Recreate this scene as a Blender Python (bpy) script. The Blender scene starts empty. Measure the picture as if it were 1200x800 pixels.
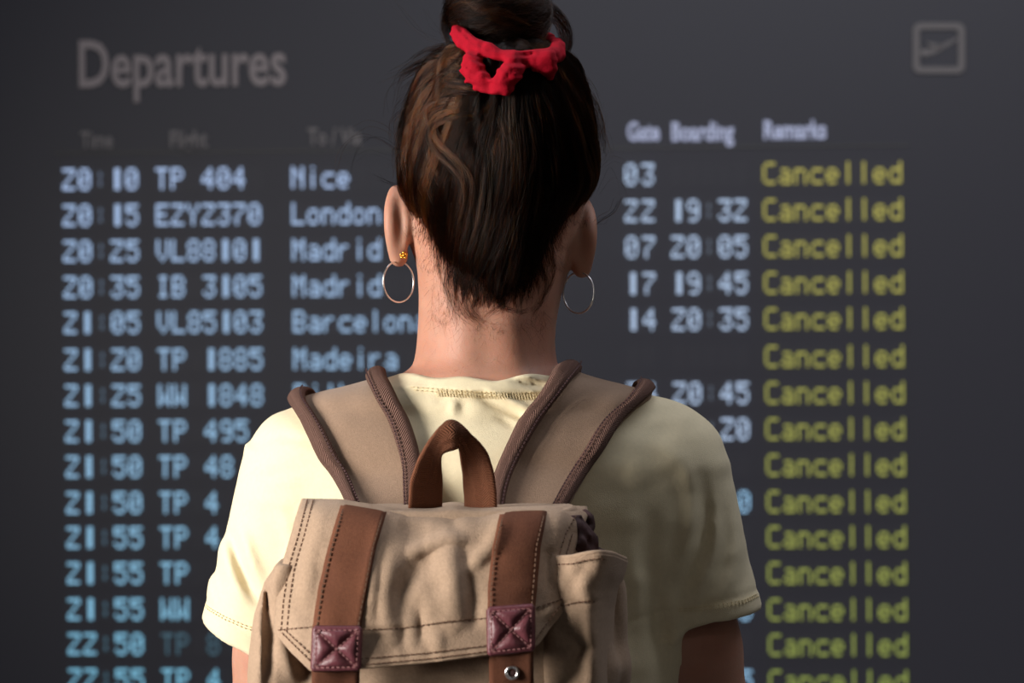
import bpy, math, random
import numpy as np
import openvdb
from mathutils import Vector, Matrix
from mathutils.bvhtree import BVHTree

random.seed(7); RNG = np.random.default_rng(7)
SC = bpy.context.scene
COL = SC.collection

# ------------------------------------------------------------------ camera
CAM = np.array([0.0, -2.0, 1.43]); ROLL = math.radians(0.3); K = (36/85)/1200
RIGHT = np.array([math.cos(ROLL), 0, -math.sin(ROLL)]); UP = np.array([math.sin(ROLL), 0, math.cos(ROLL)])
cd = bpy.data.cameras.new('camera'); cam = bpy.data.objects.new('camera', cd); COL.objects.link(cam)
cd.lens = 85; cd.sensor_width = 36; cd.clip_end = 60
cd.dof.use_dof = True; cd.dof.focus_distance = 1.93; cd.dof.aperture_fstop = 7.5
cam.matrix_world = Matrix(((RIGHT[0], UP[0], 0, CAM[0]), (0, 0, -1, CAM[1]), (RIGHT[2], UP[2], 0, CAM[2]), (0, 0, 0, 1)))
SC.camera = cam
SC.view_settings.view_transform = 'Standard'; SC.view_settings.look = 'None'
SC.view_settings.gamma = 1; SC.view_settings.exposure = 0.0; SC.view_settings.use_curve_mapping = False

# ------------------------------------------------------------------ light
W = bpy.data.worlds.new('world'); SC.world = W; W.use_nodes = True
W.node_tree.nodes['Background'].inputs[0].default_value = (0.66, 0.62, 0.58, 1)
W.node_tree.nodes['Background'].inputs[1].default_value = 0.036

def area(name, loc, target, size, power, color, size_y=None, spread=None):
    l = bpy.data.lights.new(name, 'AREA'); l.size = size; l.energy = power; l.color = color
    if spread: l.spread = math.radians(spread)
    if size_y: l.shape = 'RECTANGLE'; l.size_y = size_y
    o = bpy.data.objects.new(name, l); COL.objects.link(o); o.location = loc
    o.rotation_euler = (Vector(target)-Vector(loc)).to_track_quat('-Z', 'Y').to_euler()
    return o
area('window_light', (-2.0, -1.1, 1.68), (-0.02, 0.0, 1.3), 0.8, 32, (1.0, 0.94, 0.87), 1.0, 100)
area('fill_light', (1.7, -2.2, 2.6), (0.0, 0.0, 1.3), 1.4, 3.0, (1.0, 0.88, 0.74))  # added fill that lifts the shaded right side; no lamp stands there
area('board_light', (0.55, 0.2, 2.85), (0.35, 2.5, 0.8), 2.4, 38.0, (0.9, 0.92, 1.0), 0.8)
SUNF = None

# ------------------------------------------------------------------ pixel <-> place
def P(px, py, Y=0.0):
    """point(s) at depth plane Y that the photograph shows at px, py"""
    px, py, Y = np.broadcast_arrays(np.asarray(px, float), np.asarray(py, float), np.asarray(Y, float))
    d = (Y-CAM[1])*K
    a = (px-600)*d; b = (400-py)*d
    return np.stack([CAM[0]+a*RIGHT[0]+b*UP[0], Y, CAM[2]+a*RIGHT[2]+b*UP[2]], -1)
def PX(px, py=400, Y=0.0): return float(P(px, py, Y)[0])
def PZ(py, px=600, Y=0.0): return float(P(px, py, Y)[2])

# ------------------------------------------------------------------ materials
def mat(name, color, rough=0.7, metal=0.0, var=0.0, var_scale=40, bump=0.0, bump_scale=900, sss=0.0,
        sheen=0.0, spec=0.5, emit=None, wave=None, coat=0.0, color2=None, scale2=6.0, fac2=(0.4, 0.65)):
    m = bpy.data.materials.new(name); m.use_nodes = True; nt = m.node_tree; N = nt.nodes; L = nt.links
    b = N['Principled BSDF']
    b.inputs['Base Color'].default_value = (*color, 1); b.inputs['Roughness'].default_value = rough
    b.inputs['Metallic'].default_value = metal; b.inputs['Specular IOR Level'].default_value = spec
    b.inputs['Coat Weight'].default_value = coat
    if sheen: b.inputs['Sheen Weight'].default_value = sheen; b.inputs['Sheen Roughness'].default_value = 0.5
    tc = N.new('ShaderNodeTexCoord')
    src = None
    if color2:
        n2 = N.new('ShaderNodeTexNoise'); n2.inputs['Scale'].default_value = scale2; n2.inputs['Detail'].default_value = 6
        L.new(tc.outputs['Object'], n2.inputs['Vector'])
        mr = N.new('ShaderNodeMapRange'); mr.inputs[1].default_value, mr.inputs[2].default_value = fac2
        L.new(n2.outputs[0], mr.inputs[0])
        mx = N.new('ShaderNodeMix'); mx.data_type = 'RGBA'; L.new(mr.outputs[0], mx.inputs[0])
        mx.inputs[6].default_value = (*color, 1); mx.inputs[7].default_value = (*color2, 1)
        src = mx.outputs[2]; L.new(src, b.inputs['Base Color'])
    if var:
        n = N.new('ShaderNodeTexNoise'); n.inputs['Scale'].default_value = var_scale; n.inputs['Detail'].default_value = 5
        L.new(tc.outputs['Object'], n.inputs['Vector'])
        mr = N.new('ShaderNodeMapRange'); mr.inputs[1].default_value = 0.3; mr.inputs[2].default_value = 0.7
        mr.inputs[3].default_value = 1-var; mr.inputs[4].default_value = 1+var; L.new(n.outputs[0], mr.inputs[0])
        hs = N.new('ShaderNodeHueSaturation'); L.new(mr.outputs[0], hs.inputs['Value'])
        if src: L.new(src, hs.inputs['Color'])
        else: hs.inputs['Color'].default_value = (*color, 1)
        L.new(hs.outputs[0], b.inputs['Base Color'])
    h = None
    if bump:
        n = N.new('ShaderNodeTexNoise'); n.inputs['Scale'].default_value = bump_scale; n.inputs['Detail'].default_value = 3
        L.new(tc.outputs['Object'], n.inputs['Vector'])
        bp = N.new('ShaderNodeBump'); bp.inputs['Strength'].default_value = bump; bp.inputs['Distance'].default_value = 0.001
        L.new(n.outputs[0], bp.inputs['Height']); L.new(bp.outputs[0], b.inputs['Normal']); h = bp
    if wave:
        # ribs in UV metres: (scale, angle, strength, mirror)
        sc, ang, st, chev = wave
        uv = N.new('ShaderNodeUVMap'); sep = N.new('ShaderNodeSeparateXYZ'); L.new(uv.outputs[0], sep.inputs[0])
        v = sep.outputs[1]
        if chev:
            ab = N.new('ShaderNodeMath'); ab.operation = 'PINGPONG'; ab.inputs[1].default_value = chev; L.new(v, ab.inputs[0]); v = ab.outputs[0]
        mu = N.new('ShaderNodeMath'); mu.operation = 'MULTIPLY'; mu.inputs[1].default_value = math.tan(ang); L.new(v, mu.inputs[0])
        ad = N.new('ShaderNodeMath'); ad.operation = 'ADD'; L.new(sep.outputs[0], ad.inputs[0]); L.new(mu.outputs[0], ad.inputs[1])
        m2 = N.new('ShaderNodeMath'); m2.operation = 'MULTIPLY'; m2.inputs[1].default_value = sc*2*math.pi; L.new(ad.outputs[0], m2.inputs[0])
        sn = N.new('ShaderNodeMath'); sn.operation = 'SINE'; L.new(m2.outputs[0], sn.inputs[0])
        bp = N.new('ShaderNodeBump'); bp.inputs['Strength'].default_value = st; bp.inputs['Distance'].default_value = 0.0006
        L.new(sn.outputs[0], bp.inputs['Height'])
        if h: L.new(h.outputs[0], bp.inputs['Normal'])
        L.new(bp.outputs[0], b.inputs['Normal'])
    if sss:
        b.inputs['Subsurface Weight'].default_value = sss
        b.inputs['Subsurface Radius'].default_value = (1.0, 0.32, 0.16); b.inputs['Subsurface Scale'].default_value = 0.009
    if emit:
        b.inputs['Emission Color'].default_value = (*emit[0], 1); b.inputs['Emission Strength'].default_value = emit[1]
    return m

M_SKIN = mat('skin', (0.47, 0.245, 0.172), 0.55, var=0.05, var_scale=60, bump=0.25, bump_scale=700, sss=0.35, spec=0.4,
             color2=(0.43, 0.20, 0.135), scale2=18)
M_SHIRT = mat('yellow_cotton', (0.76, 0.665, 0.455), 0.9, var=0.03, var_scale=300, bump=0.35, bump_scale=1300, sheen=0.1, spec=0.2)
M_DENIM = mat('denim', (0.04, 0.07, 0.15), 0.85, var=0.2, var_scale=500, bump=0.5, bump_scale=900)
M_RUBBER = mat('white_rubber', (0.6, 0.58, 0.54), 0.6)
M_CANVAS = mat('khaki_canvas', (0.40, 0.28, 0.195), 0.9, var=0.1, var_scale=420, bump=0.6, bump_scale=1100, spec=0.2, sheen=0.08,
               color2=(0.36, 0.25, 0.17), scale2=14)
M_PAD = mat('khaki_felt', (0.29, 0.195, 0.135), 0.95, var=0.08, var_scale=500, bump=0.6, bump_scale=1300, spec=0.15, sheen=0.15)
M_WEB = mat('brown_webbing', (0.20, 0.075, 0.038), 0.85, var=0.12, var_scale=600, bump=0.3, bump_scale=1200, spec=0.25, wave=(520, 0.8, 0.8, 0.004))
M_TRIM = mat('brown_binding', (0.19, 0.105, 0.082), 0.9, var=0.1, var_scale=500, spec=0.2, wave=(420, 0.9, 1.0, 0.0062))
M_LEATHER = mat('maroon_leather', (0.13, 0.035, 0.045), 0.42, var=0.15, var_scale=200, bump=0.35, bump_scale=600)
M_LINING = mat('maroon_lining', (0.055, 0.022, 0.022), 0.8, var=0.2, var_scale=200)
M_THREAD = mat('brown_thread', (0.16, 0.085, 0.05), 0.8)
M_THREAD_L = mat('maroon_thread', (0.28, 0.12, 0.12), 0.6)
M_THREAD_S = mat('cream_thread', (0.72, 0.6, 0.36), 0.8)
M_RED = mat('red_jersey', (0.33, 0.002, 0.014), 0.85, var=0.1, var_scale=120, bump=0.3, bump_scale=900, spec=0.15)
M_STEEL = mat('polished_steel', (0.82, 0.8, 0.8), 0.3, 1.0)
M_GOLD = mat('gold', (0.8, 0.42, 0.08), 0.25, 1.0)
M_HAIRBASE = mat('dark_hair_mass', (0.008, 0.004, 0.003), 0.8, spec=0.1)
M_EYE = mat('eye_white', (0.8, 0.78, 0.75), 0.2)
M_IRIS = mat('brown_iris', (0.08, 0.03, 0.01), 0.2)
M_LIP = mat('lips', (0.5, 0.15, 0.13), 0.45, sss=0.2)

def hair_mat(name, melanin, red, rough=0.28, ior=1.45):
    m = bpy.data.materials.new(name); m.use_nodes = True; nt = m.node_tree
    nt.nodes.remove(nt.nodes['Principled BSDF'])
    h = nt.nodes.new('ShaderNodeBsdfHairPrincipled'); h.parametrization = 'MELANIN'
    h.inputs['Melanin'].default_value = melanin; h.inputs['Melanin Redness'].default_value = red
    h.inputs['Roughness'].default_value = rough; h.inputs['Radial Roughness'].default_value = 0.4
    h.inputs['Random Color'].default_value = 0.35; h.inputs['Random Roughness'].default_value = 0.2
    h.inputs['IOR'].default_value = ior; nt.links.new(h.outputs[0], nt.nodes['Material Output'].inputs[0])
    return m
M_HAIR = hair_mat('dark_brown_hair', 0.97, 1.0, 0.25, 1.22)
M_HAIR_AUBURN = hair_mat('auburn_highlight_hair', 0.60, 1.0, 0.28, 1.4)  # lighter reddish strands, with the hair's lit highlights put into their colour

# ------------------------------------------------------------------ object helpers
def link(name, data, parent=None, label=None, cat=None, group=None, kind=None):
    o = bpy.data.objects.new(name, data); COL.objects.link(o)
    if parent is not None: o.parent = parent; o.matrix_parent_inverse = Matrix.Identity(4)
    if parent is not None and parent.type == 'EMPTY' and parent.location.length > 0:
        o.location = -parent.location
    if label: o['label'] = label
    if cat: o['category'] = cat
    if group: o['group'] = group
    if kind: o['kind'] = kind
    return o
def mk(name, v, f, material=None, smooth=True, uv=None):
    v = np.asarray(v, np.float32); me = bpy.data.meshes.new(name)
    if isinstance(f, np.ndarray) and f.ndim == 2:
        n, k = f.shape
        me.vertices.add(len(v)); me.vertices.foreach_set('co', v.ravel())
        me.loops.add(n*k); me.loops.foreach_set('vertex_index', f.astype(np.int32).ravel())
        me.polygons.add(n); me.polygons.foreach_set('loop_start', np.arange(0, n*k, k, dtype=np.int32))
        me.update(calc_edges=True)
    else:
        me.from_pydata([tuple(map(float, p)) for p in v], [], [tuple(int(i) for i in q) for q in f])
    me.polygons.foreach_set('use_smooth', np.full(len(me.polygons), bool(smooth)))
    if uv is not None:
        l = me.uv_layers.new(name='UVMap'); vi = np.empty(len(me.loops), np.int32); me.loops.foreach_get('vertex_index', vi)
        l.data.foreach_set('uv', np.asarray(uv, np.float32)[vi].ravel())
    if material: me.materials.append(material)
    me.update(); return me
def thing(name, loc, label, cat, group=None):
    o = bpy.data.objects.new(name, None); COL.objects.link(o); o.location = loc
    o.empty_display_size = 0.05
    o['label'] = label; o['category'] = cat
    if group: o['group'] = group
    return o

def sheet(name, G, thick, material, parent, label=None, smooth=True, closed=False):
    """closed thickened sheet over grid of points G[n,m,3]; thickness grows along the grid normal"""
    G = np.asarray(G, float); n, m, _ = G.shape
    du = np.gradient(G, axis=0); dv = np.gradient(G, axis=1)
    N = np.cross(du, dv); N /= np.linalg.norm(N, axis=-1, keepdims=True)+1e-12
    # make normals face the camera side on average
    if (N*(CAM-G)).sum() < 0: N = -N
    t = np.asarray(thick); t = t[..., None] if t.ndim else t
    A = (G+N*t).reshape(-1, 3); B = G.reshape(-1, 3)
    V = np.vstack([A, B]); idx = np.arange(n*m).reshape(n, m); o = n*m
    q = np.stack([idx[:-1, :-1], idx[1:, :-1], idx[1:, 1:], idx[:-1, 1:]], -1).reshape(-1, 4)
    F = [q, q[:, ::-1]+o]
    for e in (idx[0, :], idx[-1, ::-1], idx[::-1, 0], idx[:, -1]):
        F.append(np.stack([e[:-1], e[1:], e[1:]+o, e[:-1]+o], -1))
    F = np.vstack(F)
    lu = np.concatenate([[0], np.cumsum(np.linalg.norm(np.diff(G[:, m//2], axis=0), axis=-1))])
    lv = np.concatenate([[0], np.cumsum(np.linalg.norm(np.diff(G[n//2], axis=0), axis=-1))])
    U = np.stack(np.meshgrid(lu, lv, indexing='ij'), -1).reshape(-1, 2)
    me = mk(name, V, F, material, smooth, np.vstack([U, U]))
    # consistent outward winding
    fix_winding(me)
    return link(name, me, parent, label)
def fix_winding(me):
    import bmesh
    bm = bmesh.new(); bm.from_mesh(me); bmesh.ops.recalc_face_normals(bm, faces=bm.faces); bm.to_mesh(me); bm.free(); me.update()
def tube(path, r, seg=8, closed=False):
    path = np.asarray(path, float); n = len(path); r = np.broadcast_to(np.asarray(r, float), (n,))
    T = np.gradient(path, axis=0) if not closed else np.roll(path, -1, 0)-np.roll(path, 1, 0)
    T /= np.linalg.norm(T, axis=1, keepdims=True)+1e-12
    u = np.cross(T[0], [0.3, 0.5, 0.81]); u /= np.linalg.norm(u); V = []
    for i in range(n):
        u = u-T[i]*np.dot(u, T[i]); u /= np.linalg.norm(u); w = np.cross(T[i], u)
        for k in range(seg):
            a = 2*math.pi*k/seg; V.append(path[i]+r[i]*(math.cos(a)*u+math.sin(a)*w))
    F = []
    for i in range(n if closed else n-1):
        j = (i+1) % n
        for k in range(seg): F.append((i*seg+k, i*seg+(k+1) % seg, j*seg+(k+1) % seg, j*seg+k))
    if not closed: F.append(tuple(range(seg))[::-1]); F.append(tuple((n-1)*seg+k for k in range(seg)))
    return V, F
def boxes(centers, ax, ay, az):
    """many small boxes joined: centers[N,3]; ax, ay, az half-axis vectors [N,3] or [3]"""
    c = np.asarray(centers, float); N = len(c); ax, ay, az = [np.broadcast_to(np.asarray(a, float), (N, 3)) for a in (ax, ay, az)]
    s = np.array([(-1,-1,-1),(1,-1,-1),(1,1,-1),(-1,1,-1),(-1,-1,1),(1,-1,1),(1,1,1),(-1,1,1)], float)
    V = c[:, None]+s[None, :, 0:1]*ax[:, None]+s[None, :, 1:2]*ay[:, None]+s[None, :, 2:3]*az[:, None]
    f = np.array([(0,3,2,1),(4,5,6,7),(0,1,5,4),(1,2,6,5),(2,3,7,6),(3,0,4,7)])
    F = (f[None]+8*np.arange(N)[:, None, None]).reshape(-1, 4)
    return V.reshape(-1, 3), F
def resample(pts, n):
    pts = np.asarray(pts, float); d = np.concatenate([[0], np.cumsum(np.linalg.norm(np.diff(pts, axis=0), axis=1))])
    t = np.linspace(0, d[-1], n); return np.stack([np.interp(t, d, pts[:, k]) for k in range(pts.shape[1])], -1)
def smooth_line(pts, n, it=None):
    p = resample(pts, n); it = n//6 if it is None else it
    for _ in range(it): p[1:-1] = 0.25*p[:-2]+0.5*p[1:-1]+0.25*p[2:]
    return resample(p, n)
def stitches(name, lines, material, parent, length=0.0026, gap=0.0014, r=0.00045, lift=0.0003):
    """rows of short thread dashes along 3D polylines lying on cloth"""
    C, AX, AY, AZ = [], [], [], []
    for ln in lines:
        ln = np.asarray(ln, float); L = np.linalg.norm(np.diff(ln, axis=0), axis=1).sum()
        n = max(2, int(L/(length+gap))); q = resample(ln, 2*n+1); c = q[1::2]; d = q[2::2]-q[:-1:2]
        d /= np.linalg.norm(d, axis=1, keepdims=True)+1e-12
        v = CAM-c; v /= np.linalg.norm(v, axis=1, keepdims=True)
        s = np.cross(d, v); s /= np.linalg.norm(s, axis=1, keepdims=True)+1e-12; u = np.cross(s, d)
        C.append(c+u*lift); AX.append(d*length/2); AY.append(s*r); AZ.append(u*r)
    V, F = boxes(np.vstack(C), np.vstack(AX), np.vstack(AY), np.vstack(AZ))
    return link(name, mk(name, V, F, material, False), parent, kind='stuff')

# ------------------------------------------------------------------ distance-field modelling
def axis(*spans):
    out = []
    for a, b, s in spans: out.append(np.arange(a, b-1e-9, s))
    out.append([spans[-1][1]]); a = np.concatenate(out); return a
def gsmooth(v, s):
    k = np.exp(-0.5*(np.arange(-3*s, 3*s+1)/s)**2); k /= k.sum(); return np.convolve(np.pad(v, 3*s, mode='edge'), k, 'valid')
class Table:
    """smooth table of values over z"""
    def __init__(self, z, cols, s=0.006):
        z = np.asarray(z, float); o = np.argsort(z); self.z = np.arange(z.min()-0.02, z.max()+0.02, 0.001)
        self.c = {k: gsmooth(np.interp(self.z, z[o], np.asarray(v, float)[o]), max(1, int(s/0.001))) for k, v in cols.items()}
    def __getitem__(self, k): return lambda z: np.interp(z, self.z, self.c[k])
def smin(a, b, k):
    if k <= 0: return np.minimum(a, b)
    h = np.maximum(k-np.abs(a-b), 0)/k; return np.minimum(a, b)-h*h*k*0.25
def smax(a, b, k): return -smin(-a, -b, k)
def slab(tab, n=2.3, off=0.0):
    """loft by horizontal slices: cx, a (half width), cy, bf (front depth), bb (back depth)"""
    def f(x, y, z):
        cx, a, cy, bf, bb = [tab[k](z) for k in ('cx', 'a', 'cy', 'bf', 'bb')]
        a = a+off; bf = bf+off; bb = bb+off
        dy = y-cy; b = np.where(dy > 0, bf, bb)
        q = ((np.abs(x-cx)/a)**n+(np.abs(dy)/b)**n)**(1/n)
        sl = np.gradient(tab.c['a'], 0.001); sl = np.interp(z, tab.z, sl)
        d = (q-1)*np.minimum(a, b)/np.sqrt(1+np.minimum(sl*sl, 6))
        return np.maximum(d, np.maximum(z-tab.z[-1]+0.02, tab.z[0]+0.02-z)-off)
    return f
def cone(a, b, r1, r2, sx=1.0, sy=1.0):
    a = np.asarray(a, float); b = np.asarray(b, float)
    def f(x, y, z):
        ab = b-a; t = np.clip(((x-a[0])*ab[0]+(y-a[1])*ab[1]+(z-a[2])*ab[2])/ab.dot(ab), 0, 1)
        return np.sqrt(((x-a[0]-t*ab[0])/sx)**2+((y-a[1]-t*ab[1])/sy)**2+(z-a[2]-t*ab[2])**2)-(r1+(r2-r1)*t)
    f.bb = (np.minimum(a, b)-max(r1, r2), np.maximum(a, b)+max(r1, r2)); return f
def ell(c, r, R=None):
    c = np.asarray(c, float); r = np.asarray(r, float)
    def f(x, y, z):
        u, v, w = x-c[0], y-c[1], z-c[2]
        if R is not None: u, v, w = [R[i][0]*u+R[i][1]*v+R[i][2]*w for i in range(3)]
        k0 = np.sqrt((u/r[0])**2+(v/r[1])**2+(w/r[2])**2); k1 = np.sqrt((u/r[0]**2)**2+(v/r[1]**2)**2+(w/r[2]**2)**2)+1e-9
        return k0*(k0-1)/k1
    m = r.max() if R is not None else r
    f.bb = (c-m, c+m); return f
class Field:
    def __init__(s, xs, ys, zs):
        s.ax = (xs, ys, zs); s.F = np.full((len(xs), len(ys), len(zs)), 0.04, np.float32)
    def sub(s, bb, pad=0.03):
        if bb is None: return tuple(slice(0, len(a)) for a in s.ax)
        return tuple(slice(max(0, np.searchsorted(a, bb[0][i]-pad)), min(len(a), np.searchsorted(a, bb[1][i]+pad)+1)) for i, a in enumerate(s.ax))
    def grid(s, sl): return s.ax[0][sl[0]][:, None, None], s.ax[1][sl[1]][None, :, None], s.ax[2][sl[2]][None, None, :]
    def add(s, f, k=0.0, bb=None, op='u'):
        bb = bb or getattr(f, 'bb', None); sl = s.sub(bb)
        if any(q.stop <= q.start for q in sl): return
        g = s.grid(sl); d = f(*g)
        if op == 'u': s.F[sl] = smin(s.F[sl], d, k)
        elif op == 's': s.F[sl] = smax(s.F[sl], -d, k)
        elif op == 'i': s.F[sl] = smax(s.F[sl], d, k)
        elif op == 'd': s.F[sl] = s.F[sl]+d
    def sample(s, p):
        p = np.asarray(p, float); sh = p.shape[:-1]; p = p.reshape(-1, 3)
        i0, fr = [], []
        for k in range(3):
            a = s.ax[k]; t = np.clip(np.interp(p[:, k], a, np.arange(len(a))), 0, len(a)-1.001); i = t.astype(int); i0.append(i); fr.append(t-i)
        r = 0
        for dx in (0, 1):
            for dy in (0, 1):
                for dz in (0, 1):
                    w = (fr[0] if dx else 1-fr[0])*(fr[1] if dy else 1-fr[1])*(fr[2] if dz else 1-fr[2])
                    r = r+w*s.F[i0[0]+dx, i0[1]+dy, i0[2]+dz]
        return r.reshape(sh)
    def normal(s, p, e=0.003):
        p = np.asarray(p, float)
        n = np.stack([s.sample(p+np.eye(3)[k]*e)-s.sample(p-np.eye(3)[k]*e) for k in range(3)], -1)
        return n/(np.linalg.norm(n, axis=-1, keepdims=True)+1e-9)
    def snap(s, p, off=0.0, it=6):
        for _ in range(it): p = p-s.normal(p)*(s.sample(p)-off)[..., None]*0.9
        return p
    def mesh(s, name, material):
        F = s.F.copy()
        for k in range(3):
            sl = [slice(None)]*3
            for e in (0, -1): sl[k] = e; F[tuple(sl)] = 0.03
        g = openvdb.FloatGrid(0.03); g.copyFromArray(np.clip(F, -0.03, 0.03).astype(np.float32))
        v, q = g.convertToQuads(isovalue=0.0)
        v = np.stack([np.interp(v[:, k], np.arange(len(s.ax[k])), s.ax[k]) for k in range(3)], -1)
        q = q.astype(np.int64)
        a, b, c = v[q[:, 0]], v[q[:, 1]], v[q[:, 2]]
        if (np.cross(b-a, c-a)*(a-v.mean(0))).sum() < 0: q = q[:, ::-1].copy()
        me = mk(name, v, q, material); s.bvh = None; s.v = v; s.q = q
        return me
    def tree(s):
        return BVHTree.FromPolygons([tuple(map(float, p)) for p in s.v], [tuple(map(int, p)) for p in s.q])

def line_dist(px, py, line):
    """distance in photo-plane units to a polyline, and how far along it the nearest point lies (0..1)"""
    seg = [math.hypot(b[0]-a[0], b[1]-a[1]) for a, b in zip(line[:-1], line[1:])]; tot = sum(seg); acc = 0
    best = np.full(np.broadcast(px, py).shape, 1e9); s = np.zeros_like(best)
    for (ax, ay), (bx, by), L1 in zip(line[:-1], line[1:], seg):
        L = L1*L1+1e-9; t = np.clip(((px-ax)*(bx-ax)+(py-ay)*(by-ay))/L, 0, 1)
        d = np.hypot(px-ax-t*(bx-ax), py-ay-t*(by-ay)); m = d < best
        best = np.where(m, d, best); s = np.where(m, (acc+t*L1)/tot, s); acc += L1
    return best, s
def relief(px, py, creases):
    """sum of soft ridges (+) and valleys (-) that fade towards their ends: (polyline in photo units, height m, half width)"""
    h = 0.0
    for line, amp, w in creases:
        x0, x1 = min(p[0] for p in line)-3*w, max(p[0] for p in line)+3*w
        d, s = line_dist(px, py, line); h = h+amp*1.15*np.exp(-(d/w)**2)*np.sin(math.pi*np.clip(.08+.84*s, 0, 1))**.6*(px > x0)*(px < x1)
    return h
def to_px(x, y, z):
    d = (y-CAM[1])*K; u = x-CAM[0]; w = z-CAM[2]
    return 600+(u*RIGHT[0]+w*RIGHT[2])/d, 400-(u*UP[0]+w*UP[2])/d

def noise2(u, v, seed=0):
    """smooth random field in [-1, 1], one feature per unit"""
    T = np.random.default_rng(seed).uniform(-1, 1, (64, 64)); u, v = np.broadcast_arrays(u, v)
    i, j = np.floor(u).astype(int), np.floor(v).astype(int); a, b = u-i, v-j; a = a*a*(3-2*a); b = b*b*(3-2*b)
    g = lambda p, q: T[p % 64, q % 64]
    return (g(i, j)*(1-a)+g(i+1, j)*a)*(1-b)+(g(i, j+1)*(1-a)+g(i+1, j+1)*a)*b
# ------------------------------------------------------------------ the setting
M_FLOOR = mat('floor_stone', (0.12, 0.12, 0.125), 0.35, var=0.12, var_scale=8)
M_WALL = mat('wall_paint', (0.10, 0.10, 0.11), 0.7, var=0.05, var_scale=5)
M_CEIL = mat('ceiling_paint', (0.25, 0.25, 0.26), 0.8, var=0.04, var_scale=4)
def plane_box(name, lo, hi, material):
    lo = np.array(lo, float); hi = np.array(hi, float)
    V, F = boxes([(lo+hi)/2], [(hi[0]-lo[0])/2, 0, 0], [0, (hi[1]-lo[1])/2, 0], [0, 0, (hi[2]-lo[2])/2])
    return link(name, mk(name, V, F, material, False), kind='structure')
BD = 4.5; YAW = math.radians(3.0)           # the board's distance and its turn
BY = CAM[1]+BD
def board_uv(px, py):
    """where the ray of a photo point meets the board's plane, as (u, v) on the board"""
    d = np.array([0, 1, 0])+K*((px-600)*RIGHT+(400-py)*UP)
    n = np.array([math.sin(YAW), math.cos(YAW), 0]); o = np.array([0, BY, 0])
    t = n.dot(o-CAM)/n.dot(d); p = CAM+t*d
    return (p[0]*math.cos(YAW)-(p[1]-BY)*math.sin(YAW), p[2])
plane_box('floor', (-4, -3.5, -0.1), (4, 3.0, 0.0), M_FLOOR)
wb = plane_box('wall_back', (-4, -0.15, 0.0), (4, 0.0, 3.0), M_WALL)
wb.location = (0, BY+0.28, 0); wb.rotation_euler = (0, 0, -YAW)
plane_box('ceiling', (-4, -3.5, 3.0), (4, 3.0, 3.1), M_CEIL)

# ------------------------------------------------------------------ departures board
GLYPH = {
'0': '01110 10001 10011 10101 11001 10001 01110', '1': '00110 00110 00110 00110 00110 00110 00110',
'2': '11111 00001 00010 00100 01000 10000 11111', '3': '11111 00001 00010 00110 00001 10001 01110',
'4': '00010 00110 01010 10010 11111 00010 00010', '5': '11111 10000 11110 00001 00001 10001 01110',
'6': '01110 10000 11110 10001 10001 10001 01110', '7': '11111 00001 00010 00100 01000 01000 01000',
'8': '01110 10001 10001 01110 10001 10001 01110', '9': '01110 10001 10001 01111 00001 00001 01110',
':': '00000 00100 00100 00000 00100 00100 00000', 'T': '11111 00100 00100 00100 00100 00100 00100',
'P': '11110 10001 10001 11110 10000 10000 10000', 'E': '11111 10000 10000 11110 10000 10000 11111',
'Z': '11111 00001 00010 00100 01000 10000 11111', 'Y': '10001 10001 01010 00100 00100 00100 00100',
'V': '10001 10001 10001 10001 10001 01010 00100', 'L': '10000 10000 10000 10000 10000 10000 11111',
'I': '01110 00100 00100 00100 00100 00100 01110', 'B': '11110 10001 10001 11110 10001 10001 11110',
'W': '10001 10001 10001 10101 10101 11011 10001', 'N': '10001 11001 10101 10011 10001 10001 10001',
'M': '10001 11011 10101 10101 10001 10001 10001', 'C': '01111 10000 10000 10000 10000 10000 01111',
'i': '00100 00000 00100 00100 00100 00100 00100', 'c': '00000 00000 01111 10000 10000 10000 01111',
'e': '00000 00000 01110 10001 11111 10000 01110', 'o': '00000 00000 01110 10001 10001 10001 01110',
'n': '00000 00000 11110 10001 10001 10001 10001', 'd': '00001 00001 01111 10001 10001 10001 01111',
'a': '00000 00000 01110 00001 01111 10001 01111', 'r': '00000 00000 10110 11000 10000 10000 10000',
'l': '00100 00100 00100 00100 00100 00100 00100', 'b': '10000 10000 11110 10001 10001 10001 11110'}
def board_material():
    m = mat('board_front', (0.038, 0.038, 0.049), 0.45, spec=0.25)
    return m
M_BOARD = board_material()
M_CELL = mat('unlit_display', (0.038, 0.038, 0.049), 0.45, spec=0.25)
M_CELL2 = mat('unlit_cell', (0.041, 0.041, 0.052), 0.45, spec=0.25)
M_BEZEL = mat('board_edge', (0.03, 0.03, 0.033), 0.5)
M_PRINT = mat('printed_heading', (0.27, 0.235, 0.24), 0.7)
M_PRINT_DIM = mat('dim_printed_heading', (0.20, 0.185, 0.19), 0.7)
M_PRINT_B = mat('lit_printed_heading', (0.2, 0.2, 0.24), 0.7, emit=((0.42, 0.48, 0.72), 0.55))  # emission stands in for light caught by these printed letters
def led_material(name, strength):
    m = bpy.data.materials.new(name); m.use_nodes = True; nt = m.node_tree; b = nt.nodes['Principled BSDF']
    oi = nt.nodes.new('ShaderNodeObjectInfo'); b.inputs['Base Color'].default_value = (0.03, 0.03, 0.03, 1)
    nt.links.new(oi.outputs['Color'], b.inputs['Emission Color']); b.inputs['Emission Strength'].default_value = strength
    return m
M_LED = led_material('lit_dots', 1.0)

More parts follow.
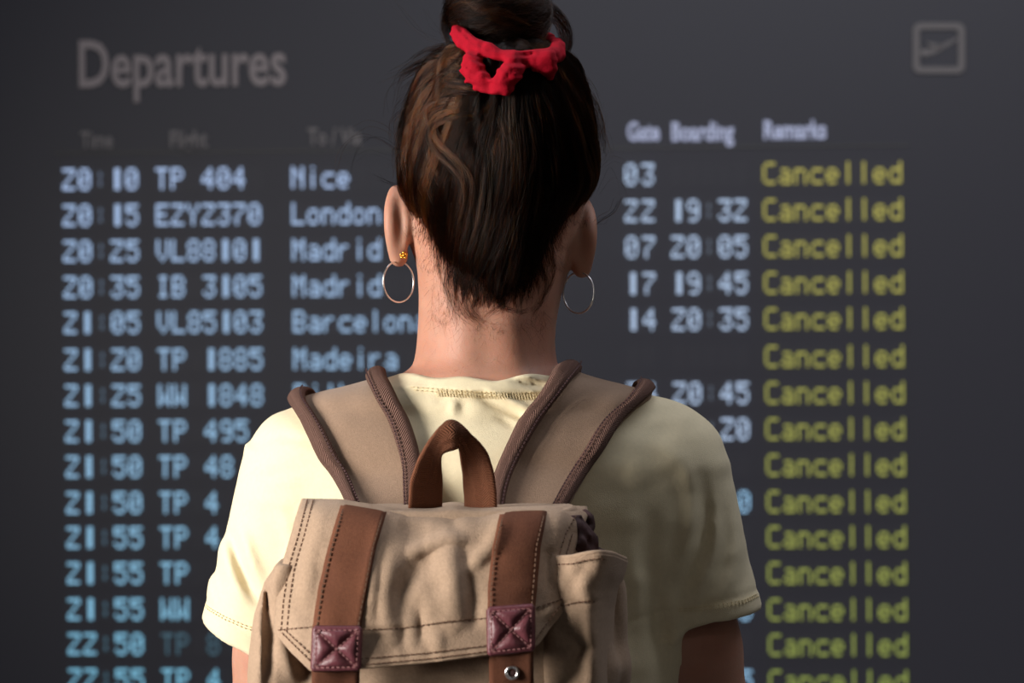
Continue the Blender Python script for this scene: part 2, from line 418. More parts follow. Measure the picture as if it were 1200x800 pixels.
ROWS_L = [(75, 209.5), (75, 252.5), (76, 294), (76, 337), (76, 379), (77, 421.5), (77, 464), (78, 506), (78, 548), (78, 590), (78, 630), (78, 672), (78, 715), (79, 756), (79, 798)]
ROWS_R = [203, 245, 288, 330, 372, 417, 459, 501, 543, 586, 628, 670, 712, 753, 795]
DATA = [('20:10', 'TP 404', 'Nice', '03', ''), ('20:15', 'EZY2370', 'London', '22', '19:32'), ('20:25', 'VL88101', 'Madrid', '07', '20:05'),
        ('20:35', 'IB 3105', 'Madrid', '17', '19:45'), ('21:05', 'VL85103', 'Barcelona', '14', '20:35'), ('21:20', 'TP 1885', 'Madeira', '', ''),
        ('21:25', 'WW 1848', 'Bilbao', '24', '20:45'), ('21:50', 'TP 495', '', '', '  :20'), ('21:50', 'TP 48', '', '', ''),
        ('21:50', 'TP 4', '', '', '    0'), ('21:55', 'TP 4', '', '', ''), ('21:55', 'TP', '', '', ''), ('21:55', 'WW', '', '', '    0'),
        ('22:50', 'TP 8', '', '', ''), ('22:55', 'TP 4', '', '', '    5')]
c0 = board_uv(600, 400)
board = thing('departures_board', (0, BY, 0), 'large dark departures board with blue and yellow dot-matrix flight rows behind the woman', 'departure board')
board.rotation_euler = (0, 0, -YAW)
def bl(name, me, parent, label=None, color=None, kind=None):
    o = bpy.data.objects.new(name, me); COL.objects.link(o); o.parent = parent
    if label: o['label'] = label
    if color: o.color = (*color, 1)
    if kind: o['kind'] = kind
    return o
def bbox(name, u0, u1, v0, v1, y0, y1, material, parent, **kw):
    V, F = boxes([((u0+u1)/2, (y0+y1)/2, (v0+v1)/2)], [(u1-u0)/2, 0, 0], [0, (y1-y0)/2, 0], [0, 0, (v1-v0)/2])
    return bl(name, mk(name, V, F, material, False), parent, **kw)
U0, V1 = board_uv(-50, -95); U1, V0 = board_uv(1260, 900)
bbox('board_panel', U0, U1, V0, V1, 0.0, 0.06, M_BOARD, board)
for nm, a in (('board_frame', (U0-.05, U0, V0-.05, V1+.05)), ('board_frame', (U1, U1+.05, V0-.05, V1+.05)),
              ('board_frame', (U0, U1, V1, V1+.05)), ('board_frame', (U0, U1, V0-.05, V0))):
    bbox(nm, *a, -0.02, 0.07, M_BEZEL, board)
M_STEELP = mat('painted_post', (0.2, 0.2, 0.21), 0.5)
for u in (U0+0.3, U1-0.3): bbox('support_post', u-.04, u+.04, 0.0, V0-0.05, 0.0, 0.06, M_STEELP, board)
GL_MESH = {}
def glyph_mesh(ch, h, w=14.2):
    """solid dot-matrix character centred on its origin"""
    if (ch, h) not in GL_MESH:
        C = []
        for r, row in enumerate(GLYPH[ch].split()):
            for c, bit in enumerate(row):
                if bit == '1': C.append(((c+0.5-2.5)*w/5*BD*K, 0, h/2-(r+0.5)*h/7))
        V, F = boxes(C, [w/5*BD*K*0.46, 0, 0], [0, 0.002, 0], [0, 0, h/7*0.43])
        GL_MESH[ch, h] = mk('character', V, F, M_LED, False)
    return GL_MESH[ch, h]
def text_part(name, text, px0, pitch, v, h, color, parent):
    for k, ch in enumerate(text):
        if ch not in GLYPH: continue
        o = bl(name, glyph_mesh(ch, round(h, 5)), parent, color=color)
        o.location = (board_uv(px0+pitch*k+7.1, 400)[0], -0.004, v)
        if ch in ':i': o['kind'] = 'stuff'
PU = BD*K
for i, (dat, (xl, yl), yr) in enumerate(zip(DATA, ROWS_L, ROWS_R)):
    vl = board_uv(120, yl)[1]; vr = board_uv(980, yr)[1]; v = (vl+vr)/2
    h = 25.5*PU; f = i/14
    blue = tuple(np.array((0.43, 0.58, 0.88))*(1-f)+np.array((0.20, 0.52, 0.72))*f)
    blue = tuple(c*0.95 for c in blue)
    blue_r = (0.48, 0.62, 0.85) if i < 9 else (0.3, 0.55, 0.8)
    yel = tuple(np.array((0.42, 0.38, 0.07))*(1-f)+np.array((0.24, 0.30, 0.06))*f)
    sh = (i*0.28)
    row = bbox('flight_row', board_uv(66, 400)[0], board_uv(1066, 400)[0], v-19*PU, v+19*PU, -0.0005, 0.0, M_CELL, board,
               label='flight row reading %s %s' % (dat[0], dat[1]))
    # unlit character cells of the display
    C = []
    for a, n in ((75, 5), (184, 7), (343, 14), (733, 2), (787, 5), (895, 9)):
        for k in range(n): C.append((board_uv(a+sh+18.4*k+7.1, 400)[0], -0.0005, v))
    V, F = boxes(C, [7.8*PU, 0, 0], [0, 0.0003, 0], [0, 0, 13.5*PU]); bl('character_cell', mk('character_cell', V, F, M_CELL2, False), row, kind='stuff')
    pt = 18.2
    text_part('time_character', dat[0].replace(':', ' '), 75+sh, pt+0.2, v, h, blue, row)
    text_part('colon', '  :', 75+sh, pt+0.2, v, h*0.9, tuple(c*0.25 for c in blue), row)
    text_part('flight_character', dat[1], 184+sh, 18.0, v, h, tuple(c*(0.2 if i == 13 else 1) for c in blue) if i == 13 else blue, row)
    text_part('destination_character', dat[2], 343+sh, 17.8, v, h, blue, row)
    text_part('gate_character', dat[3], 733+sh, 20.0, v, h, blue_r, row)
    text_part('boarding_character', dat[4].replace(':', ' '), 787+sh, pt+0.3, v, h, blue_r, row)
    if ':' in dat[4]: text_part('colon', '  :', 787+sh, pt+0.3, v, h*0.9, tuple(c*0.2 for c in blue_r), row)
    text_part('remark_character', 'Cancelled', 895+sh, 18.5, v, h, yel, row)
def heading(name, text, px0, px1, py_top, py_bot, material, bold=0.0, asc=0.72):
    """printed letters, one object each; the cap height spans py_top..py_bot"""
    def geo(t):
        cu = bpy.data.curves.new('tmp', 'FONT'); cu.body = t; cu.size = 1; cu.extrude = 0.01; cu.offset = bold; cu.resolution_u = 3
        o = bpy.data.objects.new('tmp', cu); COL.objects.link(o); dg = bpy.context.evaluated_depsgraph_get()
        me = bpy.data.meshes.new_from_object(o.evaluated_get(dg)); bpy.data.objects.remove(o)
        return np.array([v.co[:] for v in me.vertices]).reshape(-1, 3), [list(p.vertices) for p in me.polygons]
    co, _ = geo(text); x0, x1 = co[:, 0].min(), co[:, 0].max()
    ua, va = board_uv(px0, py_top); ub, vb = board_uv(px1, py_bot); h = va-vb
    for k, ch in enumerate(text):
        if ch == ' ': continue
        c, F = geo(ch); c[:, 0] += geo(text[:k+1])[0][:, 0].max()-c[:, 0].max()
        new = np.stack([ua+(c[:, 0]-x0)/(x1-x0)*(ub-ua), -0.004-c[:, 2]*0.1, vb+c[:, 1]/asc*h], -1)
        o = bl(name, mk(name, new, F, material, False), board)
        if ch in 'i:': o['kind'] = 'stuff'
heading('title_letter', 'Departures', 93, 336, 46, 99, M_PRINT, 0.018)
heading('heading_letter', 'Time', 95, 133, 154, 173, M_PRINT_DIM, 0.02)
heading('heading_letter', 'Flight', 200, 244, 153, 172, M_PRINT_DIM, 0.02)
heading('heading_letter', 'To / Via', 361, 424, 150, 169, M_PRINT_DIM, 0.02)
heading('heading_letter', 'Gate', 735, 773, 143, 164, M_PRINT_B, 0.03)
heading('heading_letter', 'Boarding', 787, 860, 143, 164, M_PRINT_B, 0.03)
heading('heading_letter', 'Remarks', 895, 968, 141, 162, M_PRINT_B, 0.03)
va, vb = board_uv(900, 170)[1], board_uv(900, 173)[1]
bbox('heading_rule', board_uv(66, 400)[0], board_uv(1066, 400)[0], vb, va, -0.003, 0, M_BEZEL, board)
def flat_poly(name, polys, material, parent, y0=-0.006, y1=-0.001):
    V, F = [], []
    for p in polys:
        n = len(p); b = len(V); uv = [board_uv(*q) for q in p]
        V += [(u, y0, v) for u, v in uv]+[(u, y1, v) for u, v in uv]
        F.append(tuple(b+i for i in range(n))); F.append(tuple(b+n+i for i in range(n))[::-1])
        for i in range(n): j = (i+1) % n; F.append((b+i, b+n+i, b+n+j, b+j))
    me = mk(name, V, F, material, False); fix_winding(me); return bl(name, me, parent)
def rrect(x0, y0, x1, y1, r, n=6):
    p = []
    for cx, cy, a in ((x1-r, y0+r, -90), (x1-r, y1-r, 0), (x0+r, y1-r, 90), (x0+r, y0+r, 180)):
        for k in range(n+1): t = math.radians(a+90*k/n); p.append((cx+r*math.cos(t), cy+r*math.sin(t)))
    return p
o_, i_ = rrect(1069.5, 27, 1130.5, 86.5, 9), rrect(1077.5, 35, 1122.5, 78.5, 3); n = len(o_)
flat_poly('plane_symbol_frame', [[o_[k], o_[(k+1) % n], i_[(k+1) % n], i_[k]] for k in range(n)], mat('symbol_print', (0.14, 0.13, 0.135), 0.7), board)
flat_poly('plane_symbol', [[(1078, 59), (1083, 57), (1090, 58), (1122, 44), (1121, 48), (1094, 64), (1083, 67), (1079, 65)],
                           [(1084, 49.5), (1089, 50), (1106, 53), (1096, 59)]], bpy.data.materials['symbol_print'], board, y0=-0.005)

# ceiling lamps: one is mirrored softly near the top of the board
M_LAMP = mat('lamp_diffuser', (0.8, 0.8, 0.8), 0.5, emit=((0.85, 0.9, 1.0), 7.0))
def ceiling_lamp(x, y, label):
    t = thing('ceiling_lamp', (x, y, 3.0), label, 'lamp')
    V, F = boxes([(0, 0, -0.03)], [0.32, 0, 0], [0, 0.17, 0], [0, 0, 0.03]); bl('lamp_housing', mk('lamp_housing', V, F, M_STEELP, False), t)
    V, F = boxes([(0, 0, -0.064)], [0.29, 0, 0], [0, 0.14, 0], [0, 0, 0.004]); bl('diffuser', mk('diffuser', V, F, M_LAMP, False), t)
ceiling_lamp(0.55, -2.9, 'rectangular ceiling lamp behind the camera mirrored at the top of the board')

# ------------------------------------------------------------------ the woman: body
SX = -0.020                                        # the spine's x
def px_table(rows, cy, bf, bb, s=0.006, Y=0.0):
    """rows: (py, left px, right px); depth given at the same rows"""
    z = [PZ(r[0], 0.5*(r[1]+r[2]), Y) for r in rows]; L = np.array([PX(r[1], r[0], Y) for r in rows]); R = np.array([PX(r[2], r[0], Y) for r in rows])
    n = len(rows); return Table(z, dict(cx=(L+R)/2, a=(R-L)/2, cy=np.broadcast_to(cy, n), bf=np.broadcast_to(bf, n), bb=np.broadcast_to(bb, n)), s)
TORSO = px_table(
    [(430, 500, 634), (438, 485, 648), (444, 462, 668), (452, 430, 700), (461, 400, 732), (470, 378, 755), (482, 352, 785), (496, 325, 812), (515, 308, 830),
     (545, 303, 832), (600, 308, 826), (660, 314, 812), (700, 322, 800), (728, 326, 792), (762, 330, 803), (800, 336, 798), (860, 345, 790), (940, 335, 800), (1040, 320, 815), (1150, 318, 820)],
    [-.012, -.012, -.010, -.006, -.004, -.003, -.002, 0, 0, 0, 0, 0, 0, 0, 0, 0, 0, 0, 0, 0],
    [.056, .058, .062, .066, .070, .075, .084, .092, .10, .108, .122, .128, .124, .12, .114, .11, .105, .11, .122, .125],
    [.052, .053, .056, .062, .068, .074, .084, .094, .106, .114, .118, .118, .114, .112, .11, .108, .106, .112, .125, .125], 0.005)
torso = slab(TORSO, 2.15); torso_in = slab(TORSO, 2.15, -0.007)
NECK = px_table(
    [(230, 500, 660), (260, 482, 676), (290, 486, 672), (315, 489, 667), (345, 491, 658), (375, 490.5, 652), (400, 489, 650), (418, 487, 651), (430, 484, 654), (440, 478, 657), (450, 468, 668), (462, 440, 692), (480, 405, 730)],
    [.012, .010, .006, .002, 0, -.002, -.004, -.006, -.008, -.009, -.010, -.008, -.006],
    [.060, .062, .064, .064, .062, .060, .058, .058, .058, .058, .058, .058, .058],
    [.070, .072, .072, .068, .064, .060, .057, .055, .055, .055, .055, .058, .06], 0.005)
HX, HZ = PX(584, 190), PZ(186)
xs = axis((-.31, -.13, .003), (-.13, .10, .002), (.10, .27, .003)); ys = axis((-.16, -.11, .003), (-.11, .15, .0023), (.15, .17, .004))
zs = axis((.02, .60, .006), (.60, .86, .0032), (.86, 1.14, .006), (1.14, 1.36, .003), (1.36, 1.71, .0019))
B = Field(xs, ys, zs)
# head
B.add(ell((HX, -.004, HZ+.002), (.073, .084, .083)))
B.add(ell((HX, .045, HZ-.005), (.066, .062, .076)), .03)
B.add(cone((HX-.002, .035, HZ-.06), (HX-.004, .068, HZ-.118), .050, .022, 1.05), .035)      # jaw and chin
B.add(cone((HX-.05, .012, HZ-.05), (HX-.012, .07, HZ-.112), .020, .016), .03)
B.add(cone((HX+.05, .012, HZ-.05), (HX+.008, .07, HZ-.112), .020, .016), .03)
for s in (-1, 1):
    B.add(ell((HX+s*.032, .118, HZ+.0), (.016, .016, .012)), .012, op='s')                 # eye sockets
    B.add(cone((HX+s*.012, .103, HZ+.022), (HX+s*.044, .088, HZ+.018), .006, .006), .014)   # brow
    B.add(ell((HX+s*.043, .078, HZ-.030), (.020, .018, .018)), .02)                        # cheek
B.add(cone((HX, .104, HZ+.008), (HX-.001, .122, HZ-.036), .0065, .0095), .012)              # nose
for s in (-1, 1): B.add(ell((HX+s*.011, .113, HZ-.039), (.0075, .009, .0065)), .006)
B.add(cone((HX-.020, .098, HZ-.066), (HX+.018, .098, HZ-.066), .006, .006, 1, 1.1), .01)
B.add(ell((HX-.001, .106, HZ-.061), (.020, .008, .005)), .004); B.add(ell((HX-.001, .105, HZ-.071), (.017, .008, .0055)), .003)
# neck, trapezius
B.add(slab(NECK, 2.15), .02, (np.array([-.25, -.1, 1.34]), np.array([.2, .1, 1.56])))
# nape tendons and the knob of the spine
B.add(cone((PX(553), -.050, PZ(385)), (PX(548), -.048, PZ(450)), .010, .014), .02)
B.add(cone((PX(592), -.050, PZ(385)), (PX(598), -.048, PZ(450)), .010, .014), .02)
B.add(torso_in, .018, (np.array([-.26, -.15, .82]), np.array([.22, .15, 1.41])))
B.add(lambda x, y, z: 1.149-.25-z+0*x+0*y, .01, (np.array([-.26, -.15, .80]), np.array([.22, .15, .90])), 'i')
# ears
def ear(sgn, pts, rad, plate_c, plate_r, ang, lobe, lobe_r):
    pts = smooth_line(pts, 16, 2); rr = np.interp(np.linspace(0, 1, 16), np.linspace(0, 1, len(rad)), rad)
    for i in range(15): B.add(cone(pts[i], pts[i+1], rr[i], rr[i+1], 1, 1.1), .0035)
    c, s = math.cos(ang), math.sin(ang)
    B.add(ell(plate_c, plate_r, ((c, s, 0), (-s, c, 0), (0, 0, 1))), .007)
    B.add(ell(lobe, lobe_r), .006)
eL = lambda px, py, y: P(px, py, y)
ear(-1, [eL(479, 238, .022), eL(470, 225, .012), eL(463, 223.5, -.002), eL(459, 234, -.013), eL(457.5, 252, -.020), eL(458, 272, -.021), eL(460.5, 288, -.015), eL(464, 299, -.008)],
    [.0045, .0045, .0043, .0045, .0048, .0048, .0046, .0050], eL(466.5, 264, -.003), (.0062, .022, .030), math.radians(24), eL(468, 301, -.003), (.0062, .009, .0075))
ear(1, [eL(668, 252, .022), eL(679, 242, .012), eL(687, 241, -.002), eL(691, 252, -.013), eL(692, 268, -.020), eL(691.5, 286, -.021), eL(689, 301, -.015), eL(685, 312, -.008)],
    [.0045, .0045, .0043, .0045, .0048, .0048, .0046, .0050], eL(682.5, 280, -.003), (.0062, .022, .030), math.radians(-24), eL(681, 313.5, -.003), (.0062, .009, .0072))
# arms
def hand(wr, s):
    """relaxed hand hanging, palm towards the thigh (towards -s)"""
    wr = np.array(wr)
    B.add(cone(wr, wr+(0, .006, -.035), .021, .024, .75, 1.1), .02)
    B.add(ell(wr+(-s*.002, .008, -.055), (.015, .039, .048)), .02)
    for k, (dy, L, cr) in enumerate(((.031, .068, .3), (.0105, .076, .35), (-.0105, .071, .42), (-.031, .056, .5))):
        p = wr+(0, .008+dy*.95, -.090+abs(dy)*.12); a = cr*.5; r = .0078-.0006*(k == 3)
        for j, l in enumerate((L*.45, L*.30, L*.25)):
            q = p+np.array((-s*math.sin(a), dy*.10, -math.cos(a)))*l; B.add(cone(p, q, r, r*.93), .004 if j else .006); p, a, r = q, a+cr, r*.93
    p = wr+(-s*.006, .030, -.030)
    for v, l, r in (((-s*.35, .62, -.70), .040, .0125), ((-s*.30, .35, -.89), .030, .0095), ((-s*.30, .1, -.95), .024, .0085)):
        v = np.array(v)/np.linalg.norm(v); q = p+v*l; B.add(cone(p, q, r, r*.88), .008); p = q
for s, sh, el, wr in ((-1, (-.168, 0, 1.308), (-.205, .012, 1.06), (-.222, .045, .835)), (1, (.118, 0, 1.308), (.170, .034, 1.06), (.188, .06, .835))):
    sh, el, wr = map(np.array, (sh, el, wr))
    B.add(cone(sh, sh*.45+el*.55, .050, .0425), .03); B.add(cone(sh*.45+el*.55, el, .0425, .036), .01)
    B.add(cone(el, el*.6+wr*.4, .037, .035), .012); B.add(cone(el*.6+wr*.4, wr, .035, .022, 1, 1.15), .012)
    hand(wr, s)
# pelvis, legs, feet
B.add(ell((SX, 0, .90), (.145, .095, .12)), .04)
LEGS = ((SX-.085, 0, .86), (SX-.092, .004, .475), (SX-.098, -.012, .09)), ((SX+.085, 0, .86), (SX+.092, .004, .475), (SX+.098, -.012, .09))
for h, kn, an in LEGS:
    B.add(cone(h, kn, .082, .050, 1, 1.05), .03); B.add(cone(kn, np.array(kn)*.65+np.array(an)*.35, .048, .052), .02)
    B.add(cone(np.array(kn)*.65+np.array(an)*.35, an, .052, .034), .02); B.add(cone((an[0], -.02, .06), (an[0], .12, .045), .030, .026, 1.1), .02)

woman = thing('person', (SX, 0, 0), 'woman seen from behind in pale yellow T-shirt, facing the departures board', 'person')
link('body', B.mesh('body', M_SKIN), woman)
for s in (-1, 1):
    V, F = tube([(HX+s*.032, .0885, HZ), (HX+s*.032, .0889, HZ)], .001)
    import bmesh
    bm = bmesh.new(); bmesh.ops.create_uvsphere(bm, u_segments=20, v_segments=14, radius=.0118); me = bpy.data.meshes.new('eye'); bm.to_mesh(me); bm.free()
    me.polygons.foreach_set('use_smooth', np.ones(len(me.polygons), bool)); me.materials.append(M_EYE)
    e = link('eye', me, woman); e.location = Vector((HX+s*.032, .0915, HZ))-woman.location
    bm = bmesh.new(); bmesh.ops.create_uvsphere(bm, u_segments=16, v_segments=10, radius=.0058); me = bpy.data.meshes.new('iris'); bm.to_mesh(me); bm.free(); me.materials.append(M_IRIS)
    i2 = bpy.data.objects.new('iris', me); COL.objects.link(i2); i2.parent = e; i2.location = (0, .0068, 0)

# ------------------------------------------------------------------ T-shirt
xs = axis((-.29, .24, .0026)); ys = axis((-.165, .165, .003)); zs = axis((.86, 1.12, .005), (1.12, 1.36, .0026), (1.36, 1.43, .002))
S = Field(xs, ys, zs)
S.add(torso, 0, (np.array([-.29, -.16, .86]), np.array([.24, .16, 1.43])))
slvL = (np.array((-.166, 0, 1.310)), np.array((-.211, 0, 1.16)), .060, .0575)
slvR = (np.array((.120, 0, 1.312)), np.array((.164, .016, 1.16)), .060, .053)
def sleeve(a, b, r1, r2, p0, n, hole):
    bb = (np.minimum(a, b)-.09, np.maximum(a, b)+.09)
    T = Field(xs, ys, zs); T.add(cone(a, b, r1, r2, 1, 1.12), 0, bb)
    T.add(lambda x, y, z: (x-p0[0])*n[0]+(z-p0[2])*n[1]+0*y, .004, bb, 'i')
    return T.F
pL, pR = P(262, 738, 0), P(842, 721, 0)
fl = sleeve(*slvL, pL, (-.45, -.89), None); fr = sleeve(*slvR, pR, (.15, -.99), None)
S.F = smin(S.F, fl, .022); S.F = smin(S.F, fr, .022)
def sl_hole(a, b, r, p0, n):
    f = cone(a, b, r, r, 1, 1.12)
    return lambda x, y, z: np.maximum(f(x, y, z), -((x-p0[0])*n[0]+(z-p0[2])*n[1])-.012+0*y)
S.add(sl_hole(np.array((-.195, 0, 1.25)), np.array((-.212, 0, 1.10)), .0455, pL, (-.45, -.89)), .002, (np.array([-.28, -.07, 1.10]), np.array([-.14, .07, 1.25])), 's')
S.add(sl_hole(np.array((.143, 0, 1.25)), np.array((.171, .024, 1.10)), .0450, pR, (.15, -.99)), .002, (np.array([.075, -.07, 1.10]), np.array([.23, .07, 1.25])), 's')
# the cloth always stays outside the body
def over_body(x, y, z): return B.sample(np.stack(np.broadcast_arrays(x, y, z), -1))-.0030
S.add(over_body, .004, (np.array([-.19, -.13, 1.33]), np.array([.15, .13, 1.42])))
# neckline and bottom hem
def neckline(x, y, z):
    px, py = to_px(x, y, z)
    top = 1.4035-np.maximum(0, y+.005)*.62-np.maximum(0, y-.04)*.5-.0035*np.exp(-((x-PX(570))/.03)**2)+.0015*np.sin(x*130)
    return z-top
S.add(neckline, .0025, (np.array([-.14, -.12, 1.30]), np.array([.12, .14, 1.43])), 'i')
S.add(lambda x, y, z: .875-z+0*x+0*y, .006, (np.array([-.29, -.165, .86]), np.array([.24, .165, .90])), 'i')
# cloth folds on the back and the sleeves, in photo units
FOLDS = [
    ([(272, 628), (279, 655), (290, 682), (303, 705)], -.0055, 7), ([(284, 622), (293, 652), (304, 676)], .003, 7), ([(262, 640), (270, 672), (284, 700)], .0028, 7),
    ([(252, 655), (258, 690), (268, 715)], -.002, 6), ([(243, 660), (247, 700)], .0015, 6),
    ([(292, 522), (330, 512), (372, 520)], -.0013, 7), ([(300, 560), (350, 552)], -.0012, 7), ([(295, 585), (345, 590), (365, 600)], .0018, 9), ([(285, 515), (290, 530)], .002, 6),
    ([(330, 600), (345, 640), (330, 690)], .0018, 9),
    # right shoulder and arm
    ([(822, 560), (828, 600), (824, 640), (812, 670), (800, 700)], -0.0037, 9), ([(838, 590), (840, 625), (834, 655), (818, 690)], 0.0022, 8),
    ([(850, 600), (851, 640), (842, 680), (826, 706)], -0.0017, 8), ([(862, 600), (864, 640), (856, 680), (840, 708)], 0.0015, 9),
    ([(872, 610), (876, 655), (870, 690)], -0.0011, 8), ([(812, 590), (808, 630), (796, 668)], 0.0022, 10),
    ([(790, 560), (796, 610), (790, 650)], -0.0010, 11), ([(770, 520), (800, 540), (820, 580)], 0.0011, 11), ([(748, 500), (742, 560), (736, 620)], 0.0010, 14),
    ([(762, 610), (758, 660), (770, 700), (782, 735)], -0.0019, 12), ([(742, 640), (748, 700), (758, 760)], 0.0017, 11), ([(778, 690), (790, 735), (797, 770)], 0.0025, 11),
    ([(760, 720), (772, 760), (776, 800)], -0.0019, 11), ([(850, 515), (853, 545), (850, 585)], -0.0007, 5),
    # below the collar
    ([(563, 465), (590, 478), (618, 492)], -.0030, 5), ([(572, 458), (600, 470), (625, 483)], .0018, 4), ([(585, 490), (605, 500)], -.0016, 5),
    ([(533, 470), (531, 484)], .0013, 6), ([(541, 470), (543, 482)], -.0006, 6), ([(520, 462), (514, 470)], -.0008, 4),
    ([(598, 444), (618, 449), (640, 452)], -.0016, 3), ([(602, 439), (625, 442), (642, 447)], .0016, 3),
]
def folds(x, y, z):
    px, py = to_px(x, y, z); w = np.clip((.045-y)/.05, 0, 1)
    h = relief(px, py, FOLDS)
    h = h+np.interp(px, [500, 640], [.0014, .0004])*noise2((px+py*.4)/55, (py-px*.3)/38, 3)+.0005*noise2((px+py*.3)/22, py/17, 5)
    # collar band stands proud; hems have a groove
    band = np.clip((459+(px-560)*.03-py)/2.0, 0, 1)*np.clip((py-425)/3., 0, 1)*np.exp(-((px-565)/110)**6)*.0014
    dl = (x-pL[0])*.45*-1+(z-pL[2])*-.89; dr = (x-pR[0])*.15+(z-pR[2])*-.99
    hem = -.0011*np.exp(-((dl+.017)/.0022)**2)*(x < -.12)-.0011*np.exp(-((dr+.017)/.0022)**2)*(x > .07)
    return -(h*w+band*(y < .02)+hem*(z > 1.1))
S.add(folds, 0, (np.array([-.29, -.165, 1.10]), np.array([.24, .10, 1.43])), 'd')
S.add(lambda x, y, z: over_body(x, y, z)+.0018, .002, (np.array([-.19, -.13, 1.33]), np.array([.15, .13, 1.38])))
S.add(neckline, .0018, (np.array([-.14, -.12, 1.30]), np.array([.12, .14, 1.43])), 'i')
shirt = link('t_shirt', S.mesh('t_shirt', M_SHIRT), woman, 'pale yellow cotton T-shirt')
S_TREE = S.tree()
def ray_hit(tree, px, py, guess=-0.08):
    p = P(px, py, 0.0); d = p-CAM; d /= np.linalg.norm(d)
    h = tree.ray_cast(Vector(CAM), Vector(d), 5)
    return (np.array(h[0]), np.array(h[1]), d) if h[0] is not None else (None, None, d)
def on_shirt(line, n=60, lift=.0009):
    out = []
    for px, py in resample(line, n):
        h, nn, d = ray_hit(S_TREE, px, py)
        if h is not None: out.append(h-d*lift)
    return out
sl = [on_shirt([(480, 453), (520, 456), (560, 459), (600, 460), (645, 459)], 90), on_shirt([(484, 456.5), (520, 459.5), (560, 462.5), (600, 463.5), (640, 462)], 90)]
zz = []
for k, px in enumerate(np.arange(512, 642, 3.4)): zz.append(on_shirt([(px, 457.5+(px-505)*.035), (px+1.5, 463.5+(px-505)*.035)], 5))
stitches('collar_stitching', [l for l in sl if len(l) > 2], M_THREAD_S, shirt, r=.00035)
stitches('collar_stitching', [l for l in zz if len(l) > 2], M_THREAD_S, shirt, length=.0034, gap=.0008, r=.0003)
hemL = [(233, 700), (245, 712), (262, 722), (285, 732), (300, 737)]; hemR = [(893, 693), (872, 703), (842, 709), (815, 712), (795, 713)]
hl = [on_shirt([(a, b+o) for a, b in h], 50) for h in (hemL, hemR) for o in (0, 3.2)]
stitches('hem_stitching', [l for l in hl if len(l) > 2], M_THREAD_S, shirt, r=.00035)

# ------------------------------------------------------------------ jeans and shoes
J = Field(axis((-.20, .16, .005)), axis((-.14, .14, .005)), axis((.06, .99, .006)))
J.add(ell((SX, 0, .90), (.152, .103, .125)))
for h, kn, an in LEGS: J.add(cone(h, kn, .092, .062, 1, 1.05), .035); J.add(cone(kn, an, .062, .052), .02)
J.add(lambda x, y, z: np.maximum(z-.965, .085-z)+0*x+0*y, .004, None, 'i')
J.add(lambda x, y, z: -.0012*np.sin(z*160+x*50)*np.exp(-((z-.5)/.08)**2)-.001*np.sin(z*210+y*60)*np.exp(-((z-.13)/.06)**2)+0*y, 0, None, 'd')
link('jeans', J.mesh('jeans', M_DENIM), woman)
for h, kn, an in LEGS:
    Q = Field(axis((an[0]-.06, an[0]+.06, .003)), axis((-.10, .19, .003)), axis((0.0, .13, .003)))
    Q.add(cone((an[0], -.04, .045), (an[0], .12, .035), .042, .034, .95)); Q.add(cone((an[0], -.02, .05), (an[0], -.02, .095), .040, .038), .02)
    Q.add(lambda x, y, z: .016-z+0*x+0*y, .003, None, 'i'); sh = link('shoe', Q.mesh('shoe', mat('canvas_shoe', (.5, .48, .45), .8, bump=.2)), woman)
    t = np.linspace(0, 2*math.pi, 41)[:-1]; rim = np.stack([an[0]+.043*np.cos(t), .042+.122*np.sin(t), 0*t], -1)
    V = np.vstack([rim+(0, 0, .001), rim+(0, 0, .020), [(an[0], .042, .001)], [(an[0], .042, .020)]]); F = []
    for k in range(40): j = (k+1) % 40; F += [(k, j, 40+j, 40+k), (80, j, k), (81, 40+k, 40+j)]
    me = mk('sole', V, F, M_RUBBER); so = bpy.data.objects.new('sole', me); COL.objects.link(so); so.parent = sh

# ------------------------------------------------------------------ backpack
bag = thing('backpack', (PX(512, 700, -.2), -.19, .90), 'khaki canvas backpack with brown webbing straps on the woman\'s back', 'backpack')
# body of the bag and its side pockets
G = Field(axis((-.23, .11, .0026)), axis((-.32, -.10, .003)), axis((.86, 1.33, .003)))
BAGT = px_table([(596, 372, 672), (606, 362, 682), (625, 350, 690), (660, 344, 700), (700, 336, 712), (760, 322, 722), (840, 312, 730), (950, 310, 728), (1040, 316, 722), (1075, 335, 705)],
                -.185, .058, [.030, .040, .050, .058, .062, .066, .070, .070, .066, .055], .006, Y=-.2)
G.add(slab(BAGT, 3.0), 0)
PKL = px_table([(655, 332, 350), (662, 322, 360), (690, 308, 365), (720, 300, 366), (760, 294, 366), (800, 291, 366), (900, 288, 366), (1000, 292, 366), (1030, 305, 360)], -.205, .035, .04, .004, Y=-.2)
G.add(slab(PKL, 2.6), .006)
BKR = px_table([(668, 705, 726), (680, 700, 733), (700, 695, 736), (740, 690, 738), (800, 690, 739), (900, 690, 738), (1000, 690, 734), (1040, 690, 720)], -.165, .028, .030, .004, Y=-.17)
G.add(slab(BKR, 2.6), .004)
BAGF = [([(300, 700), (306, 760), (304, 810)], .0025, 8), ([(314, 690), (318, 740), (314, 800)], -.003, 5), ([(330, 760), (350, 800)], .003, 9), ([(318, 668), (311, 720), (309, 800)], -.0018, 3),
        ([(690, 720), (676, 760), (680, 800)], -.003, 9), ([(440, 795), (520, 790), (570, 792)], .003, 8)]
G.add(lambda x, y, z: -(relief(*to_px(x, y, z), BAGF)+.0022*noise2(to_px(x, y, z)[0]/28, to_px(x, y, z)[1]/34, 11)), 0, None, 'd')
link('bag_body', G.mesh('bag_body', M_CANVAS), bag)
